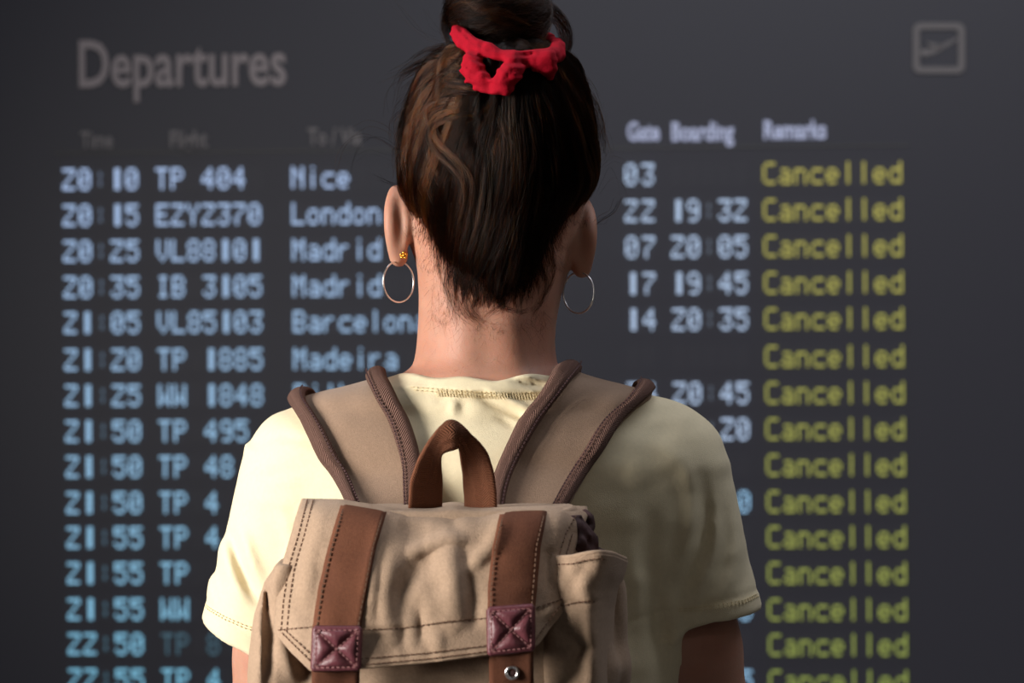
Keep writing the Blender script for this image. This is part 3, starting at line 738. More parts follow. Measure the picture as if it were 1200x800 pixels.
# flap: depth as a function of the photo point
LP = np.array([(355, 586), (345, 625), (333, 665), (327, 705), (324, 740)]); RP = np.array([(687, 596), (688, 604), (676, 625), (669, 648), (669, 672), (670, 698)])
BP = np.array([(324, 740), (345, 766), (366, 787), (420, 784), (500, 777), (572, 768), (628, 758), (670, 698)]); TP = np.array([(355, 588), (400, 589), (450, 597), (480, 602), (520, 603), (560, 603), (590, 598), (640, 596), (687, 597)])
CR = [([(483, 648), (503, 640), (524, 630), (540, 633)], .0042, 7), ([(526, 640), (532, 684), (531, 726)], .0056, 14), ([(548, 668), (575, 642), (590, 606)], .0045, 8),
      ([(446, 612), (438, 662), (433, 720)], .0035, 7), ([(458, 652), (452, 700), (458, 748)], .0030, 9),
      ([(466, 614), (482, 622), (505, 622)], -.0055, 17), ([(531, 607), (532, 618)], -.0040, 7), ([(512, 640), (488, 668), (470, 700), (468, 716)], -.0046, 14),
      ([(543, 645), (549, 675), (553, 700), (556, 735)], -.0032, 9), ([(494, 712), (493, 752)], -.0034, 7), ([(472, 735), (474, 760)], -.0022, 8), ([(510, 738), (516, 765)], .0026, 9),
      ([(378, 600), (366, 650), (360, 700)], .0034, 8), ([(366, 605), (352, 660), (345, 700)], -.0022, 6), ([(348, 720), (352, 745)], .002, 8),
      ([(655, 606), (650, 640), (652, 680)], .0034, 9), ([(640, 650), (641, 690)], -.003, 7), ([(665, 600), (661, 640)], -.0022, 5), ([(640, 720), (650, 712)], .002, 7),
      ([(420, 738), (500, 735), (572, 724)], -.0007, 2.0)]
def flap_depth(px, py):
    L = np.interp(py, LP[:, 1], LP[:, 0]); R = np.interp(py, RP[:, 1], RP[:, 0])
    s = np.clip((px-L)/(R-L), -.05, 1.05)*2-1; T = np.interp(px, TP[:, 0], TP[:, 1]); v = np.clip((py-T)/175, -.1, 1.2)
    base = -.222-.052*np.sqrt(np.clip(v+.02, 0, 1.3)/1.02)**1.0-.012*v
    edge = .024*np.abs(s)**6+.008*np.abs(s)**2
    roll = .030*np.exp(-np.clip(v, -.1, 2)/.045)
    return base+edge+roll-relief(px, py, CR)*np.clip(v*8+.25, .1, 1)-.0013*noise2(px/24, py/34, 21)-.0004*noise2(px/9, py/13, 22)
def flap_bottom(px): return np.interp(px, BP[:, 0], BP[:, 1])
def F3(px, py, lift=0.0): return P(px, py, flap_depth(px, py)-lift)
n, m = 90, 110
rows = []
for t in np.linspace(0, 1, n):
    s = np.linspace(0, 1, m); py0 = np.interp(355+s*332, TP[:, 0], TP[:, 1])
    # columns run from the top edge to the bottom edge between the side lines
    pb = 324+s*346; pyb = flap_bottom(pb); py = py0+(pyb-py0)*t
    L = np.interp(py, LP[:, 1], LP[:, 0]); R = np.interp(py, RP[:, 1], RP[:, 0]); L = np.where(py > 740, 324, L); R = np.where(py > 698, 670, R)
    px = L+(R-L)*s; yb = np.minimum(py, flap_bottom(np.clip(px, 324, 670)))
    rows.append(F3(px, yb))
rows = np.array(rows)
# top rolls back towards the wearer
top = rows[0]; back = []
for t in np.linspace(1, .08, 12): sb = np.linspace(-1, 1, m)**4; back.append(top+np.stack([0*top[:, 0]+(top[:, 0]+.055)*-.05*t, .055*t*(1-.55*sb), -.012*t**1.5+0*top[:, 0]], -1))
rows = np.vstack([np.array(back), rows])
flap = sheet('flap', rows[::-1], .0028, M_CANVAS, bag)
def tree_of(o):
    me = o.data; return BVHTree.FromPolygons([v.co[:] for v in me.vertices], [p.vertices[:] for p in me.polygons])
F_TREE = tree_of(flap)
def on_flap(line, n=90, lift=.0004):
    out = []
    for px, py in smooth_line(line, n, 0):
        h, nn, d = ray_hit(F_TREE, px, py)
        if h is not None: out.append(h-d*lift)
    return np.array(out) if len(out) > 3 else F3(*smooth_line(line, n, 0).T, .004)
# stitch lines on the flap
def ins(poly, dx=0, dy=0): return [(a+dx, b+dy) for a, b in poly]
bot = [(366, 787), (420, 784), (500, 777), (572, 768), (628, 758)]
lines = [ins(LP[:, :], 5), ins(LP, 12), [(330, 741), (368, 779)], [(334, 738), (372, 774)], ins([(a, min(b, 694)) for a, b in RP[2:]], -5), ins([(a, min(b, 694)) for a, b in RP[1:]], -13),
         [(326, 738), (368, 734)], [(422, 738), (470, 736), (525, 728), (572, 724)], [(628, 712), (668, 699)],
         ins(bot[1:4], 0, -5), ins(bot[1:4], 0, -12), [(628, 748), (662, 702)]]
stitches('stitching', [F3(*smooth_line(l, 60, 0).T, .0036) for l in ()] + [on_flap(l) for l in lines], M_THREAD, flap)
# binding edge at the lower rim of the flap: folded hem
def ribbon(name, left, right, thick, material, parent, lift=.0032, nr=60, nc=9, crown=.0008, fn=F3, label=None):
    a, b = smooth_line(left, nr, 1), smooth_line(right, nr, 1); s = np.linspace(0, 1, nc)[None, :, None]
    q = a[:, None]*(1-s)+b[:, None]*s; g = fn(q[..., 0], q[..., 1], lift); c = crown*(1-(2*s-1)**4); g = g+c*np.array([0, -1, 0])
    return sheet(name, g, thick, material, parent, label)
M_WEBS = mat('brown_cotton_tape', (0.145, 0.055, 0.029), 0.88, var=0.1, var_scale=500, bump=0.5, bump_scale=1500, spec=0.2, color2=(0.12, 0.045, 0.025), scale2=20)
wl = ribbon('flap_strap', [(401, 588), (386, 640), (374, 690), (368, 736), (366, 800)][:4], [(454, 598), (441, 640), (431, 690), (423, 736)], .002, M_WEBS, bag)
wr = ribbon('flap_strap', [(588, 598), (577, 640), (572, 690), (572, 714)], [(642, 597), (632, 640), (628, 690), (626, 712)], .002, M_WEBS, bag)
stitches('stitching', [F3(*smooth_line(l, 50, 1).T, .0062) for l in ([(404, 590), (389, 640), (377.5, 690), (371.5, 734)], [(450, 598), (437, 640), (427.5, 690), (419.5, 734)])], M_THREAD, wl, lift=.0006)
stitches('stitching', [F3(*smooth_line(l, 50, 1).T, .0062) for l in ([(591, 599), (580.5, 640), (575.5, 690), (575, 712)], [(638.5, 598), (628.5, 640), (624.5, 690), (623, 710)])], M_THREAD, wr, lift=.0006)
def patch(corners, parent):
    """quilted leather square: corners tl, tr, br, bl"""
    tl, tr, br, bL = map(np.array, corners); s = np.linspace(0, 1, 34); U, V = np.meshgrid(s, s)
    q = (tl*(1-U)[..., None]+tr*U[..., None])*(1-V)[..., None]+(bL*(1-U)[..., None]+br*U[..., None])*V[..., None]
    g0 = flap_depth(np.clip(q[..., 0], 330, 666), np.minimum(q[..., 1], flap_bottom(q[..., 0])-2)); g0 = g0*.35+g0.mean()*.65
    dg = np.minimum(np.abs(U-V), np.abs(U+V-1))/1.414; ed = np.minimum(np.minimum(U, 1-U), np.minimum(V, 1-V))
    h = .0034*(1-np.exp(-(dg/.10)**2))*(1-np.exp(-(np.maximum(ed-.05, 0)/.07)**1.5))+.0014*np.clip(ed/.03, 0, 1)+.0016*np.exp(-((ed-.02)/.03)**2)
    G_ = P(q[..., 0], q[..., 1], g0-.0068-h); o = sheet('leather_patch', G_, .0016, M_LEATHER, parent, 'maroon leather square stitched with a cross')
    f = lambda u, v: P(*( (tl*(1-u)[:, None]+tr*u[:, None])*(1-v)[:, None]+(bL*(1-u)[:, None]+br*u[:, None])*v[:, None] ).T, -.0)
    def ln(a, b):
        t = np.linspace(0, 1, 30); u = a[0]+(b[0]-a[0])*t; v = a[1]+(b[1]-a[1])*t
        iu, iv = (u*33).round().astype(int), (v*33).round().astype(int); return smooth_line(G_[iv, iu]+np.array([0, -.0018, 0]), 30, 2)
    e = .055; stitches('stitching', [ln((e, e), (1-e, e)), ln((1-e, e), (1-e, 1-e)), ln((1-e, 1-e), (e, 1-e)), ln((e, 1-e), (e, e)), ln((e, e), (1-e, 1-e)), ln((1-e, e), (e, 1-e))],
                       M_THREAD_L, o, length=.0022, gap=.0012, r=.0005, lift=.0002)
    return g0.mean()
yL = patch([(368, 735), (423, 735), (421, 784), (366, 785)], bag); yR = patch([(572, 713), (625, 709), (625, 761), (573, 767)], bag)
# straps hanging on below the patches, over the bag front to its bottom
def low_strap(l0, r0, yy, l1, r1, parent):
    t = np.linspace(0, 1, 50)[:, None, None]; s = np.linspace(0, 1, 9)[None, :, None]
    a = np.array([l0, r0, l1, r1], float); q = (a[0]*(1-s)+a[1]*s)*(1-t)+(a[2]*(1-s)+a[3]*s)*t
    py = q[..., 1]; Y = yy-.0052+.012*np.clip((py-770)/60, 0, 1)+.0006*np.cos(s[..., 0]*9)
    return sheet('lower_strap', P(q[..., 0], py, Y), .002, M_WEBS, parent), a, yy
sL, *_ = low_strap((366, 779), (422, 778), yL, (362, 1010), (414, 1010), bag); sR, *_ = low_strap((573, 762), (625, 756), yR, (576, 1010), (628, 1010), bag)
gy = yR-.0052+.012*.3-.003; gc = P(600, 788, gy); t = np.linspace(0, 2*math.pi, 29)[:-1]
V, F = tube([gc+np.array((math.cos(a)*.0041, 0, math.sin(a)*.0041)) for a in t], .00125, 8, True); link('grommet', mk('grommet', V, F, M_STEEL), sR, 'steel eyelet')
V, F = tube([gc+(0, .0012, 0), gc+(0, .0002, 0)], .0036, 16); link('eyelet_hole', mk('eyelet_hole', V, F, M_LINING), sR)
for px_, yy in ((392, yL), (602, yR)):      # roller buckles lower down
    c = P(px_, 900, yy+.0); r = .021
    V, F = tube([c+np.array(((r+.001)*a, -.001, .012*b)) for a, b in ((-1, -1), (1, -1), (1, 1), (-1, 1))], .0016, 8, True); link('buckle', mk('buckle', V, F, M_STEEL), bag)
# side pocket at the right with its open rim
PKO = np.array([(652, 655), (672, 654), (686, 650), (702, 648), (718, 650), (733, 656)])
def pocket_pt(s, t):
    """s across 0..1, t down 0..1"""
    px_top = 650+84*s; top = np.interp(px_top, PKO[:, 0], PKO[:, 1]); py = top+(1010-top)*t
    R = np.interp(py, [650, 672, 690, 712, 740, 800, 900, 1010], [734, 729, 722, 718, 717, 716, 716, 712]); L = np.interp(py, [650, 700, 760, 1010], [650, 640, 640, 640])
    px = L+(R-L)*s
    fr = np.array([([(690, 668), (684, 690), (690, 705)], .003, 8), ([(712, 668), (705, 692), (706, 712)], -.003, 6), ([(660, 704), (690, 706), (716, 700)], -.0012, 3), ([(664, 740), (680, 760), (672, 790)], -.005, 10),
                   ([(690, 728), (697, 760), (694, 800)], .004, 9), ([(708, 720), (706, 760), (708, 800)], -.003, 6)], dtype=object)
    Y = -.238-.014*np.sin(np.clip(s, 0, 1)*math.pi)**.7+.055*np.clip((s-.62)/.38, 0, 1)**2.2-.010*np.clip((py-660)/150, 0, 1)-relief(px, py, fr)-.0014*noise2(px/14, py/18, 31)
    return px, py, Y
s, t = np.meshgrid(np.linspace(0, 1, 44), np.concatenate([np.linspace(0, .45, 70), np.linspace(.46, 1, 20)]))
q = pocket_pt(s, t); g = P(*q); edge = g[:, -1]; ext = np.stack([edge+np.array([-.004*k, .016*k, 0]) for k in (1, 2, 3)], 1)
pk = sheet('side_pocket', np.concatenate([g, ext], 1), .0024, M_CANVAS, bag)
rim = g[0]+np.array([0, -.0005, .0005]); V, F = tube(smooth_line(np.vstack([rim, edge[0]+(-.003, .014, -.001), edge[0]+(-.014, .030, -.006), edge[0]+(-.04, .036, -.006)]), 60, 2), .0023, 8)
link('pocket_rim', mk('pocket_rim', V, F, M_CANVAS), pk)
sx = np.linspace(.05, .97, 60); stitches('stitching', [P(*[a-b for a, b in zip(pocket_pt(sx, np.full(60, .018)), (0, 0, .0032))]), P(*[a-b for a, b in zip(pocket_pt(sx, np.full(60, .155)), (0, 0, .0034))])], M_THREAD, pk)
# crumpled lining that shows between flap and pocket
Q = Field(axis((PX(655, 600, -.2), PX(718, 600, -.2), .0018)), axis((-.245, -.15, .0025)), axis((PZ(668, 600, -.2), PZ(600, 600, -.2), .0018)))
Q.add(cone(P(672, 622, -.205), P(676, 660, -.205), .013, .018)); Q.add(cone(P(690, 640, -.20), P(694, 664, -.20), .008, .014), .006); Q.add(ell(P(684, 632, -.20), (.010, .012, .008)), .004)
Q.add(lambda x, y, z: -.0030*noise2(x/.007+y/.009, z/.008, 41)-.0015*noise2(x/.003, z/.004+y/.004, 42), 0, None, 'd')
link('lining', Q.mesh('lining', M_LINING), bag, 'crumpled maroon lining')
V, F = tube(smooth_line([P(684, 600, -.19), P(691, 606, -.195), P(692, 616, -.195), P(686, 628, -.2)], 20, 1), np.linspace(.003, .0045, 20), 8)
link('drawcord', mk('drawcord', V, F, M_LINING), bag)

# ---- carry handle loop
o = smooth_line([(477.5, 612), (478.5, 590), (480.5, 562), (489, 538), (500, 518), (513, 501), (523, 492.5), (531, 493), (545, 502), (562, 517), (572, 530), (579, 552), (582, 575), (583, 612)], 90, 2)
i = smooth_line([(517, 612), (517, 590), (517, 562), (517, 541), (517.5, 534), (519, 530), (525, 527), (533, 525), (537, 522), (538, 530), (540, 545), (543, 562), (545, 580), (545, 612)], 90, 2)
tt = np.linspace(0, 1, 90)
yo = np.interp(tt, [0, .30, .42, .5, .62, .75, 1], [-.178, -.214, -.228, -.222, -.214, -.192, -.176])
yi = np.interp(tt, [0, .30, .42, .5, .62, .72, 1], [-.166, -.188, -.208, -.222, -.200, -.180, -.172])
yo, yi = [gsmooth(v, 4) for v in (yo, yi)]
s = np.linspace(0, 1, 11)[None, :, None]; g = P(o[:, 0], o[:, 1], yo)[:, None]*(1-s)+P(i[:, 0], i[:, 1], yi)[:, None]*s
bow = np.sin(s*math.pi)*np.interp(tt, [0, .35, .5, .65, 1], [0, .001, .006, .001, 0])[:, None, None]
sheet('carry_handle', g+bow*np.array([0, -1, .3]), .0022, M_WEB, bag)

# ---- padded shoulder straps
def strap_front(tree, x, z, yy=.6):
    h = tree.ray_cast(Vector((x, yy, z)), Vector((0, -1, 0)), 1); return np.array(h[0]) if h[0] else np.array([x, .08, z])
def strap_top(tree, x, y):
    h = tree.ray_cast(Vector((x, y, 1.6)), Vector((0, 0, -1)), 1); return np.array(h[0]) if h[0] else np.array([x, y, 1.36])
def shoulder_strap(O, I, cr_o, cr_i, fo, fi, side):
    """O, I: outer and inner edges down the back (photo); cr: crest x; fo/fi: x on the chest"""
    nb, nt_, nf, nc = 46, 14, 40, 25; f = np.linspace(0, 1, nc)
    o, i = smooth_line(O, nb, 1)[::-1], smooth_line(I, nb, 1)[::-1]; pts = []
    for a, b in zip(o, i):
        r = []
        for k in f:
            px, py = a*(1-k)+b*k; h, nn, d = ray_hit(S_TREE, px, py); r.append(h if h is not None else np.full(3, np.nan))
        pts.append(r)
    pts = np.array(pts)
    for c in range(nc):                                # fill missed rays from neighbours below
        last = None
        for r in range(nb):
            if np.isnan(pts[r, c, 0]):
                px, py = o[r]*(1-f[c])+i[r]*f[c]; pts[r, c] = P(px, py, min(.0, (last[1] if last is not None else -.08)+.006))
            last = pts[r, c]
    # towards the bag the pad leaves the back
    bagY = -.150; w = np.clip(1-np.arange(nb)/(nb*.42), 0, 1)[:, None]**1.2
    for r in range(nb):
        for c in range(nc):
            px, py = to_px(*pts[r, c]); pts[r, c] = P(px, py, min(pts[r, c, 1], pts[r, c, 1]*(1-w[r, 0])+bagY*w[r, 0]))
    topr = []
    y0 = pts[-1, :, 1]
    for t in np.linspace(0, 1, nt_+1)[1:]:
        r = []
        for c in range(nc):
            x = pts[-1, c, 0]*(1-t)+(cr_o*(1-f[c])+cr_i*f[c])*t; r.append(strap_top(S_TREE, x, y0[c]*(1-t)+.045*t))
        topr.append(r)
    fr = []
    zt = np.array(topr[-1])[:, 2]
    for t in np.linspace(0, 1, nf+1)[1:]:
        r = []
        for c in range(nc):
            x = (cr_o*(1-f[c])+cr_i*f[c])*(1-t)+(fo*(1-f[c])+fi*f[c])*t; r.append(strap_front(S_TREE, x, zt[c]*(1-t)-.012+1.13*t))
        fr.append(r)
    A = np.vstack([pts, np.array(topr), np.array(fr)])
    for _ in range(14): A[1:-1] = .25*A[:-2]+.5*A[1:-1]+.25*A[2:]
    for _ in range(3): A[:, 1:-1] = .25*A[:, :-2]+.5*A[:, 1:-1]+.25*A[:, 2:]
    N = np.cross(np.gradient(A, axis=0), np.gradient(A, axis=1)); N /= np.linalg.norm(N, axis=-1, keepdims=True)
    if (N[:nb]*(CAM-A[:nb])).sum() < 0: N = -N
    for _ in range(3):
        sd = S.sample(A); A = A+N*np.maximum(0, .0030-sd)[..., None]
        A[1:-1] = .2*A[:-2]+.6*A[1:-1]+.2*A[2:]
    S_ = f[None, :, None]; n_ = len(A); tt = np.arange(n_)/nb
    body = A[:, :, :]+0; th = .0045+.0065*(1-np.abs(2*f-1)**3.5)
    wr_ = .0024*noise2(tt[:, None]*6+f[None]*1.5, f[None]*2.4+tt[:, None]*2, 51+int(side))
    if side > 0: wr_ = wr_-.006*np.exp(-((tt[:, None]-.30+.22*f[None])/.07)**2)*np.clip(f[None]*1.2, 0, 1)+.003*np.exp(-((tt[:, None]-.16+.2*f[None])/.07)**2)
    gro = -.0035*np.exp(-((f-.26)/.03)**2)*(side > 0)-.0040*np.exp(-((f-.73)/.03)**2)*(side < 0)+.0018*np.exp(-((f-.72)/.03)**2)*0
    # inner area of the pad
    lo, hi = 2, nc-3
    pad = sheet('strap_pad', A, np.maximum(th[None]+wr_+gro[None], .002), M_PAD, bag)
    # bindings along both edges
    Tk = .0048
    for (c0, c1, nm) in ((0.0, .20, 'o'), (.79, 1.0, 'i')):
        sc = np.linspace(c0, c1, 9); cols = np.stack([np.stack([np.interp(sc, f, A[r, :, k]) for k in range(3)], -1) for r in range(n_)])
        nn = np.stack([np.stack([np.interp(sc, f, N[r, :, k]) for k in range(3)], -1) for r in range(n_)])
        u = np.linspace(-1, 1, 9); prof = .0050+.0040*(1-np.abs(u)**2.4)
        out = -1 if c0 == 0 else 1; tang = cols[:, -1]-cols[:, 0]; tang /= np.linalg.norm(tang, axis=1, keepdims=True)
        cols = cols+tang[:, None]*out*.0012
        ob = sheet('strap_binding', cols+nn*prof[None, :, None], .0022, M_TRIM, pad)
        e = (cols+nn*(prof+.0024)[None, :, None]); k = 7 if c0 == 0 else 1
        stitches('stitching', [e[2:nb+3, k]], M_LINING, ob, length=.0022, gap=.0014, r=.0006)
    # webbing from the pad end round the side to the bottom of the bag
    mid = A[-1].mean(0); sgn = -1 if side < 0 else 1
    pth = smooth_line([mid+(0, .004, .02), mid+(0, .004, -.01), (SX+sgn*.145, .075, 1.085), (SX+sgn*.160, .0, 1.07), (SX+sgn*.148, -.09, 1.055), (-.055+sgn*.116, -.150, 1.04)], 50, 4)
    Tn = np.gradient(pth, axis=0); Tn /= np.linalg.norm(Tn, axis=1, keepdims=True); out = pth-np.array([SX, 0, 0]); out[:, 2] = 0; out /= np.linalg.norm(out, axis=1, keepdims=True)
    wv = np.cross(Tn, out); wv /= np.linalg.norm(wv, axis=1, keepdims=True); s2 = np.linspace(-1, 1, 5)[None, :, None]
    sheet('adjusting_strap', pth[:, None]+wv[:, None]*.014*s2+out[:, None]*.004, .002, M_WEB, bag)
    return pad
shoulder_strap([(341, 481), (352, 492), (368, 517), (385, 549), (398, 573), (416, 612)], [(452, 450), (468, 472), (480, 500), (490, 528), (494, 548), (490, 580), (486, 618)], PX(352), PX(450), -.155, -.085, -1)
shoulder_strap([(766, 469), (745, 480), (720, 505), (697, 540), (675, 575), (652, 615)], [(657, 440), (636, 460), (612, 496), (590, 535), (578, 562), (574, 585), (574, 618)], PX(758), PX(664), .115, .045, 1)

# ------------------------------------------------------------------ hair
HT = px_table([(52, 560, 622), (60, 530, 650), (70, 508, 669), (85, 494, 680), (100, 486, 686), (125, 477, 693), (150, 472, 697), (190, 469, 699), (215, 470, 696), (228, 476, 688), (242, 485, 676), (260, 497, 661), (280, 507, 650), (300, 515, 643), (318, 524, 636), (332, 535, 628), (344, 548, 616), (352, 562, 602)],
              [0, .005, .008, .01, .012, .014, .014, .008, .002, -.006, -.012, -.02, -.025, -.03, -.03, -.03, -.03, -.03],
              [.03, .06, .08, .088, .092, .094, .090, .060, .04, .03, .03, .03, .03, .03, .03, .025, .02, .015],
              [.04, .075, .092, .099, .103, .107, .108, .101, .093, .083, .074, .062, .0545, .046, .041, .0375, .034, .031], .005)
H = Field(axis((-.125, .075, .0022)), axis((-.13, .13, .0025)), axis((1.42, 1.69, .0022)))
H.add(slab(HT, 2.15, -.0015))
H.add(ell((HX, .135, HZ-.03), (.075, .062, .080)), .01, op='s')
def groove(x, y, z):
    ang = np.arctan2(x-HX, -(y-.01)); px, py = to_px(x, y, z)
    return -.0016*noise2(ang*9+noise2(px/40, py/50, 62)*1.3, (z-1.4)*12, 61)-.0008*noise2(ang*26+noise2(px/30, py/40, 64)*2, (z-1.4)*14, 63)
H.add(groove, 0, None, 'd')
BC = P(583, 14, -.028); BN = np.array([.12, -.30, .94]); BN /= np.linalg.norm(BN)
bu = np.cross(BN, [0, 1, 0]); bu /= np.linalg.norm(bu); bv = np.cross(BN, bu)
def bun_sdf(x, y, z):
    a = (x-BC[0])*bu[0]+(y-BC[1])*bu[1]+(z-BC[2])*bu[2]; b = (x-BC[0])*bv[0]+(y-BC[1])*bv[1]+(z-BC[2])*bv[2]; c = (x-BC[0])*BN[0]+(y-BC[1])*BN[1]+(z-BC[2])*BN[2]
    r = np.sqrt(a*a+b*b); return np.sqrt((r-.0215)**2+(c*.80)**2)-.0205
bun_sdf.bb = (BC-.06, BC+.06)
U = Field(axis((BC[0]-.06, BC[0]+.06, .002)), axis((BC[1]-.06, BC[1]+.06, .002)), axis((BC[2]-.055, BC[2]+.05, .002)))
U.add(bun_sdf); U.add(ell(BC, (.03, .03, .02)), .01)
U.add(lambda x, y, z: -.0018*noise2(np.arctan2((x-BC[0]), (y-BC[1]))*2.2, (z-BC[2])/.007+(x-BC[0])*30, 71)+0*y, 0, None, 'd')
hair = link('hair', H.mesh('hair', M_HAIRBASE), woman, 'dark brown hair swept up from the nape')
bun = bpy.data.objects.new('hair_bun', U.mesh('hair_bun', M_HAIRBASE)); COL.objects.link(bun); bun.parent = hair

def hair_obj(name, paths, radii, material, parent):
    """paths: list of [n,3] arrays -> one strand object"""
    sizes = [len(p) for p in paths]; hc = bpy.data.hair_curves.new(name); hc.add_curves(sizes)
    pos = np.vstack(paths).astype(np.float32); hc.attributes['position'].data.foreach_set('vector', pos.ravel())
    ra = hc.attributes.get('radius') or hc.attributes.new('radius', 'FLOAT', 'POINT')
    ra.data.foreach_set('value', np.concatenate(radii).astype(np.float32))
    hc.materials.append(material); o = bpy.data.objects.new(name, hc); COL.objects.link(o); o.parent = parent; o['kind'] = 'stuff'
    o.location = (0, 0, 0)
    return o
DARK, DR, AUB, AR = [], [], [], []
def put(p, r, aub=False, taper=(.7, .35)):
    n = len(p); t = np.linspace(0, 1, n); rr = r*(taper[0]+(1-taper[0])*np.sin(np.clip(t*3, 0, 1)*math.pi/2))*(1-(1-taper[1])*t**3)
    (AUB if aub else DARK).append(p); (AR if aub else DR).append(rr)
CH = np.array([HX, .0, PZ(195)])
def surf(d, F=H, lo=.02, hi=.165, n=58):
    """distance from the head centre to the hair surface along unit directions"""
    ts = np.linspace(lo, hi, n); d = np.asarray(d); out = np.full(d.shape[:-1], np.nan)
    vals = np.stack([F.sample(CH+d*t) for t in ts], 0); pos = vals > 0
    k = np.argmax(pos, 0); ok = pos.any(0) & (k > 0)
    k = np.clip(k, 1, n-1); a = np.take_along_axis(vals, (k-1)[None], 0)[0]; b = np.take_along_axis(vals, k[None], 0)[0]
    t = ts[k-1]+(ts[k]-ts[k-1])*(-a/(b-a+1e-9)); return np.where(ok, t, np.nan)
def unit(v): return v/(np.linalg.norm(v, axis=-1, keepdims=True)+1e-12)
POLE = unit(P(594, 70, -.06)-CH)
def slerp(d0, t):
    c = np.clip((d0*POLE).sum(-1, keepdims=True), -1, 1); w = np.arccos(c); s = np.sin(w)+1e-9
    return np.sin((1-t)*w)/s*d0+np.sin(t*w)/s*POLE
NG, NS, NP_ = 260, 9500, 22
rs = np.random.default_rng(5)
d = unit(rs.normal(size=(40000, 3))); R0 = surf(d[:40000]); q = CH+d*np.nan_to_num(R0)[:, None]
ok = ~np.isnan(R0) & ((d*POLE).sum(1) < .93) & ((q[:, 1] < .02) | (q[:, 2] > HZ+.03)) & (rs.random(40000) < np.where(q[:, 1] < .03, 1, .35))
d0 = d[ok][:NS]; gi = rs.integers(0, len(d0), NG); gd = d0[gi]
near = np.argmax(d0@gd.T+rs.normal(size=(len(d0), NG))*.0012, 1)
t = np.linspace(0, .90, NP_); T_ = t[None, :, None]
gp = slerp(gd[:, None], T_); lat = unit(np.cross(gd, POLE))
ga, gb, gph = rs.uniform(.015, .07, NG), rs.uniform(.6, 2.0, NG), rs.uniform(0, 6.28, NG)
wave = (ga[:, None]*np.sin(gb[:, None]*t[None]*math.pi+gph[:, None])*np.sin(np.clip(t, 0, .9)/.9*math.pi)[None])
own = slerp(d0[:, None], T_); conv = (.75*np.sin(np.clip(t/.9, 0, 1)*math.pi/2)**1.0)[None, :, None]
dirs = unit(own*(1-conv)+gp[near]*conv+lat[near][:, None]*wave[near][..., None]+rs.normal(size=(len(d0), 1, 3))*.010+np.cumsum(rs.normal(size=(len(d0), NP_, 3)), 1)*.0012)
R = surf(dirs); bad = np.isnan(R).any(1)
glift = rs.uniform(.0, .0042, NG)**1.0; lift = (glift[near]+rs.uniform(-.0008, .0018, len(d0)))[:, None]*np.sin(np.clip(t/.9, .04, 1)*math.pi)[None]**.6
PTS = CH+dirs*(R+.0006+lift)[..., None]
gaub = rs.random(NG)
for k in range(len(d0)):
    if bad[k]: continue
    pl = PTS[k]; left = (PX(575)-pl[NP_//2][0])/.06
    put(pl, rs.uniform(.00006, .00010), gaub[near[k]] < .08+.6*np.clip(left, 0, 1))  # highlights of the lit side as colour: more auburn towards the left

def ray_field(F, px, py, y0=-.2, y1=.12, n=130):
    """first hit of the camera's rays with a field, returns Y or nan"""
    ys_ = np.linspace(y0, y1, n); p = np.stack([P(px, py, y) for y in ys_], 0); v = F.sample(p); k = np.argmax(v < 0, 0); ok = (v < 0).any(0) & (k > 0)
    return np.where(ok, ys_[k], np.nan)
def lock(line, width, count, lift=.003, aub=False, F=H, Y=None, n=26, r=(.00006, .00010), twist=1.0, frizz=.0006, w_end=.35):
    c = smooth_line(line, n, 3)
    if Y is None:
        y = ray_field(F, c[:, 0], c[:, 1]); good = ~np.isnan(y)
        y = np.interp(np.arange(n), np.arange(n)[good], y[good]) if good.any() else np.full(n, -.03)
        y = gsmooth(y, 2)
    else: y = np.interp(np.linspace(0, 1, n), np.linspace(0, 1, len(np.atleast_1d(Y))), np.atleast_1d(Y))
    t = np.linspace(0, 1, n); core = P(c[:, 0], c[:, 1], y-lift*np.sin(t*math.pi)**.5-.001)
    T = unit(np.gradient(core, axis=0)); v = unit(CAM-core); s = unit(np.cross(T, v)); u = np.cross(s, T)
    prof = np.minimum(1, np.sin(np.clip(t*1.1+.06, 0, 1)*math.pi)+w_end)
    for k in range(count):
        rr = math.sqrt(rs.random()); a = rs.random()*6.28; ph = a+twist*(t-.5)*3
        ofs = (s*(np.cos(ph)*rr*width*.0007)[:, None]+u*(np.sin(ph)*rr*width*.0007*.45)[:, None])*prof[:, None]
        wob = np.cumsum(rs.normal(size=(n, 3)), 0)*frizz*.25; wob -= wob[0]
        p = core+ofs+wob; a0 = int(rs.integers(0, 4)); b0 = n-int(rs.integers(0, 5)); put(p[a0:b0], rs.uniform(*r), aub)
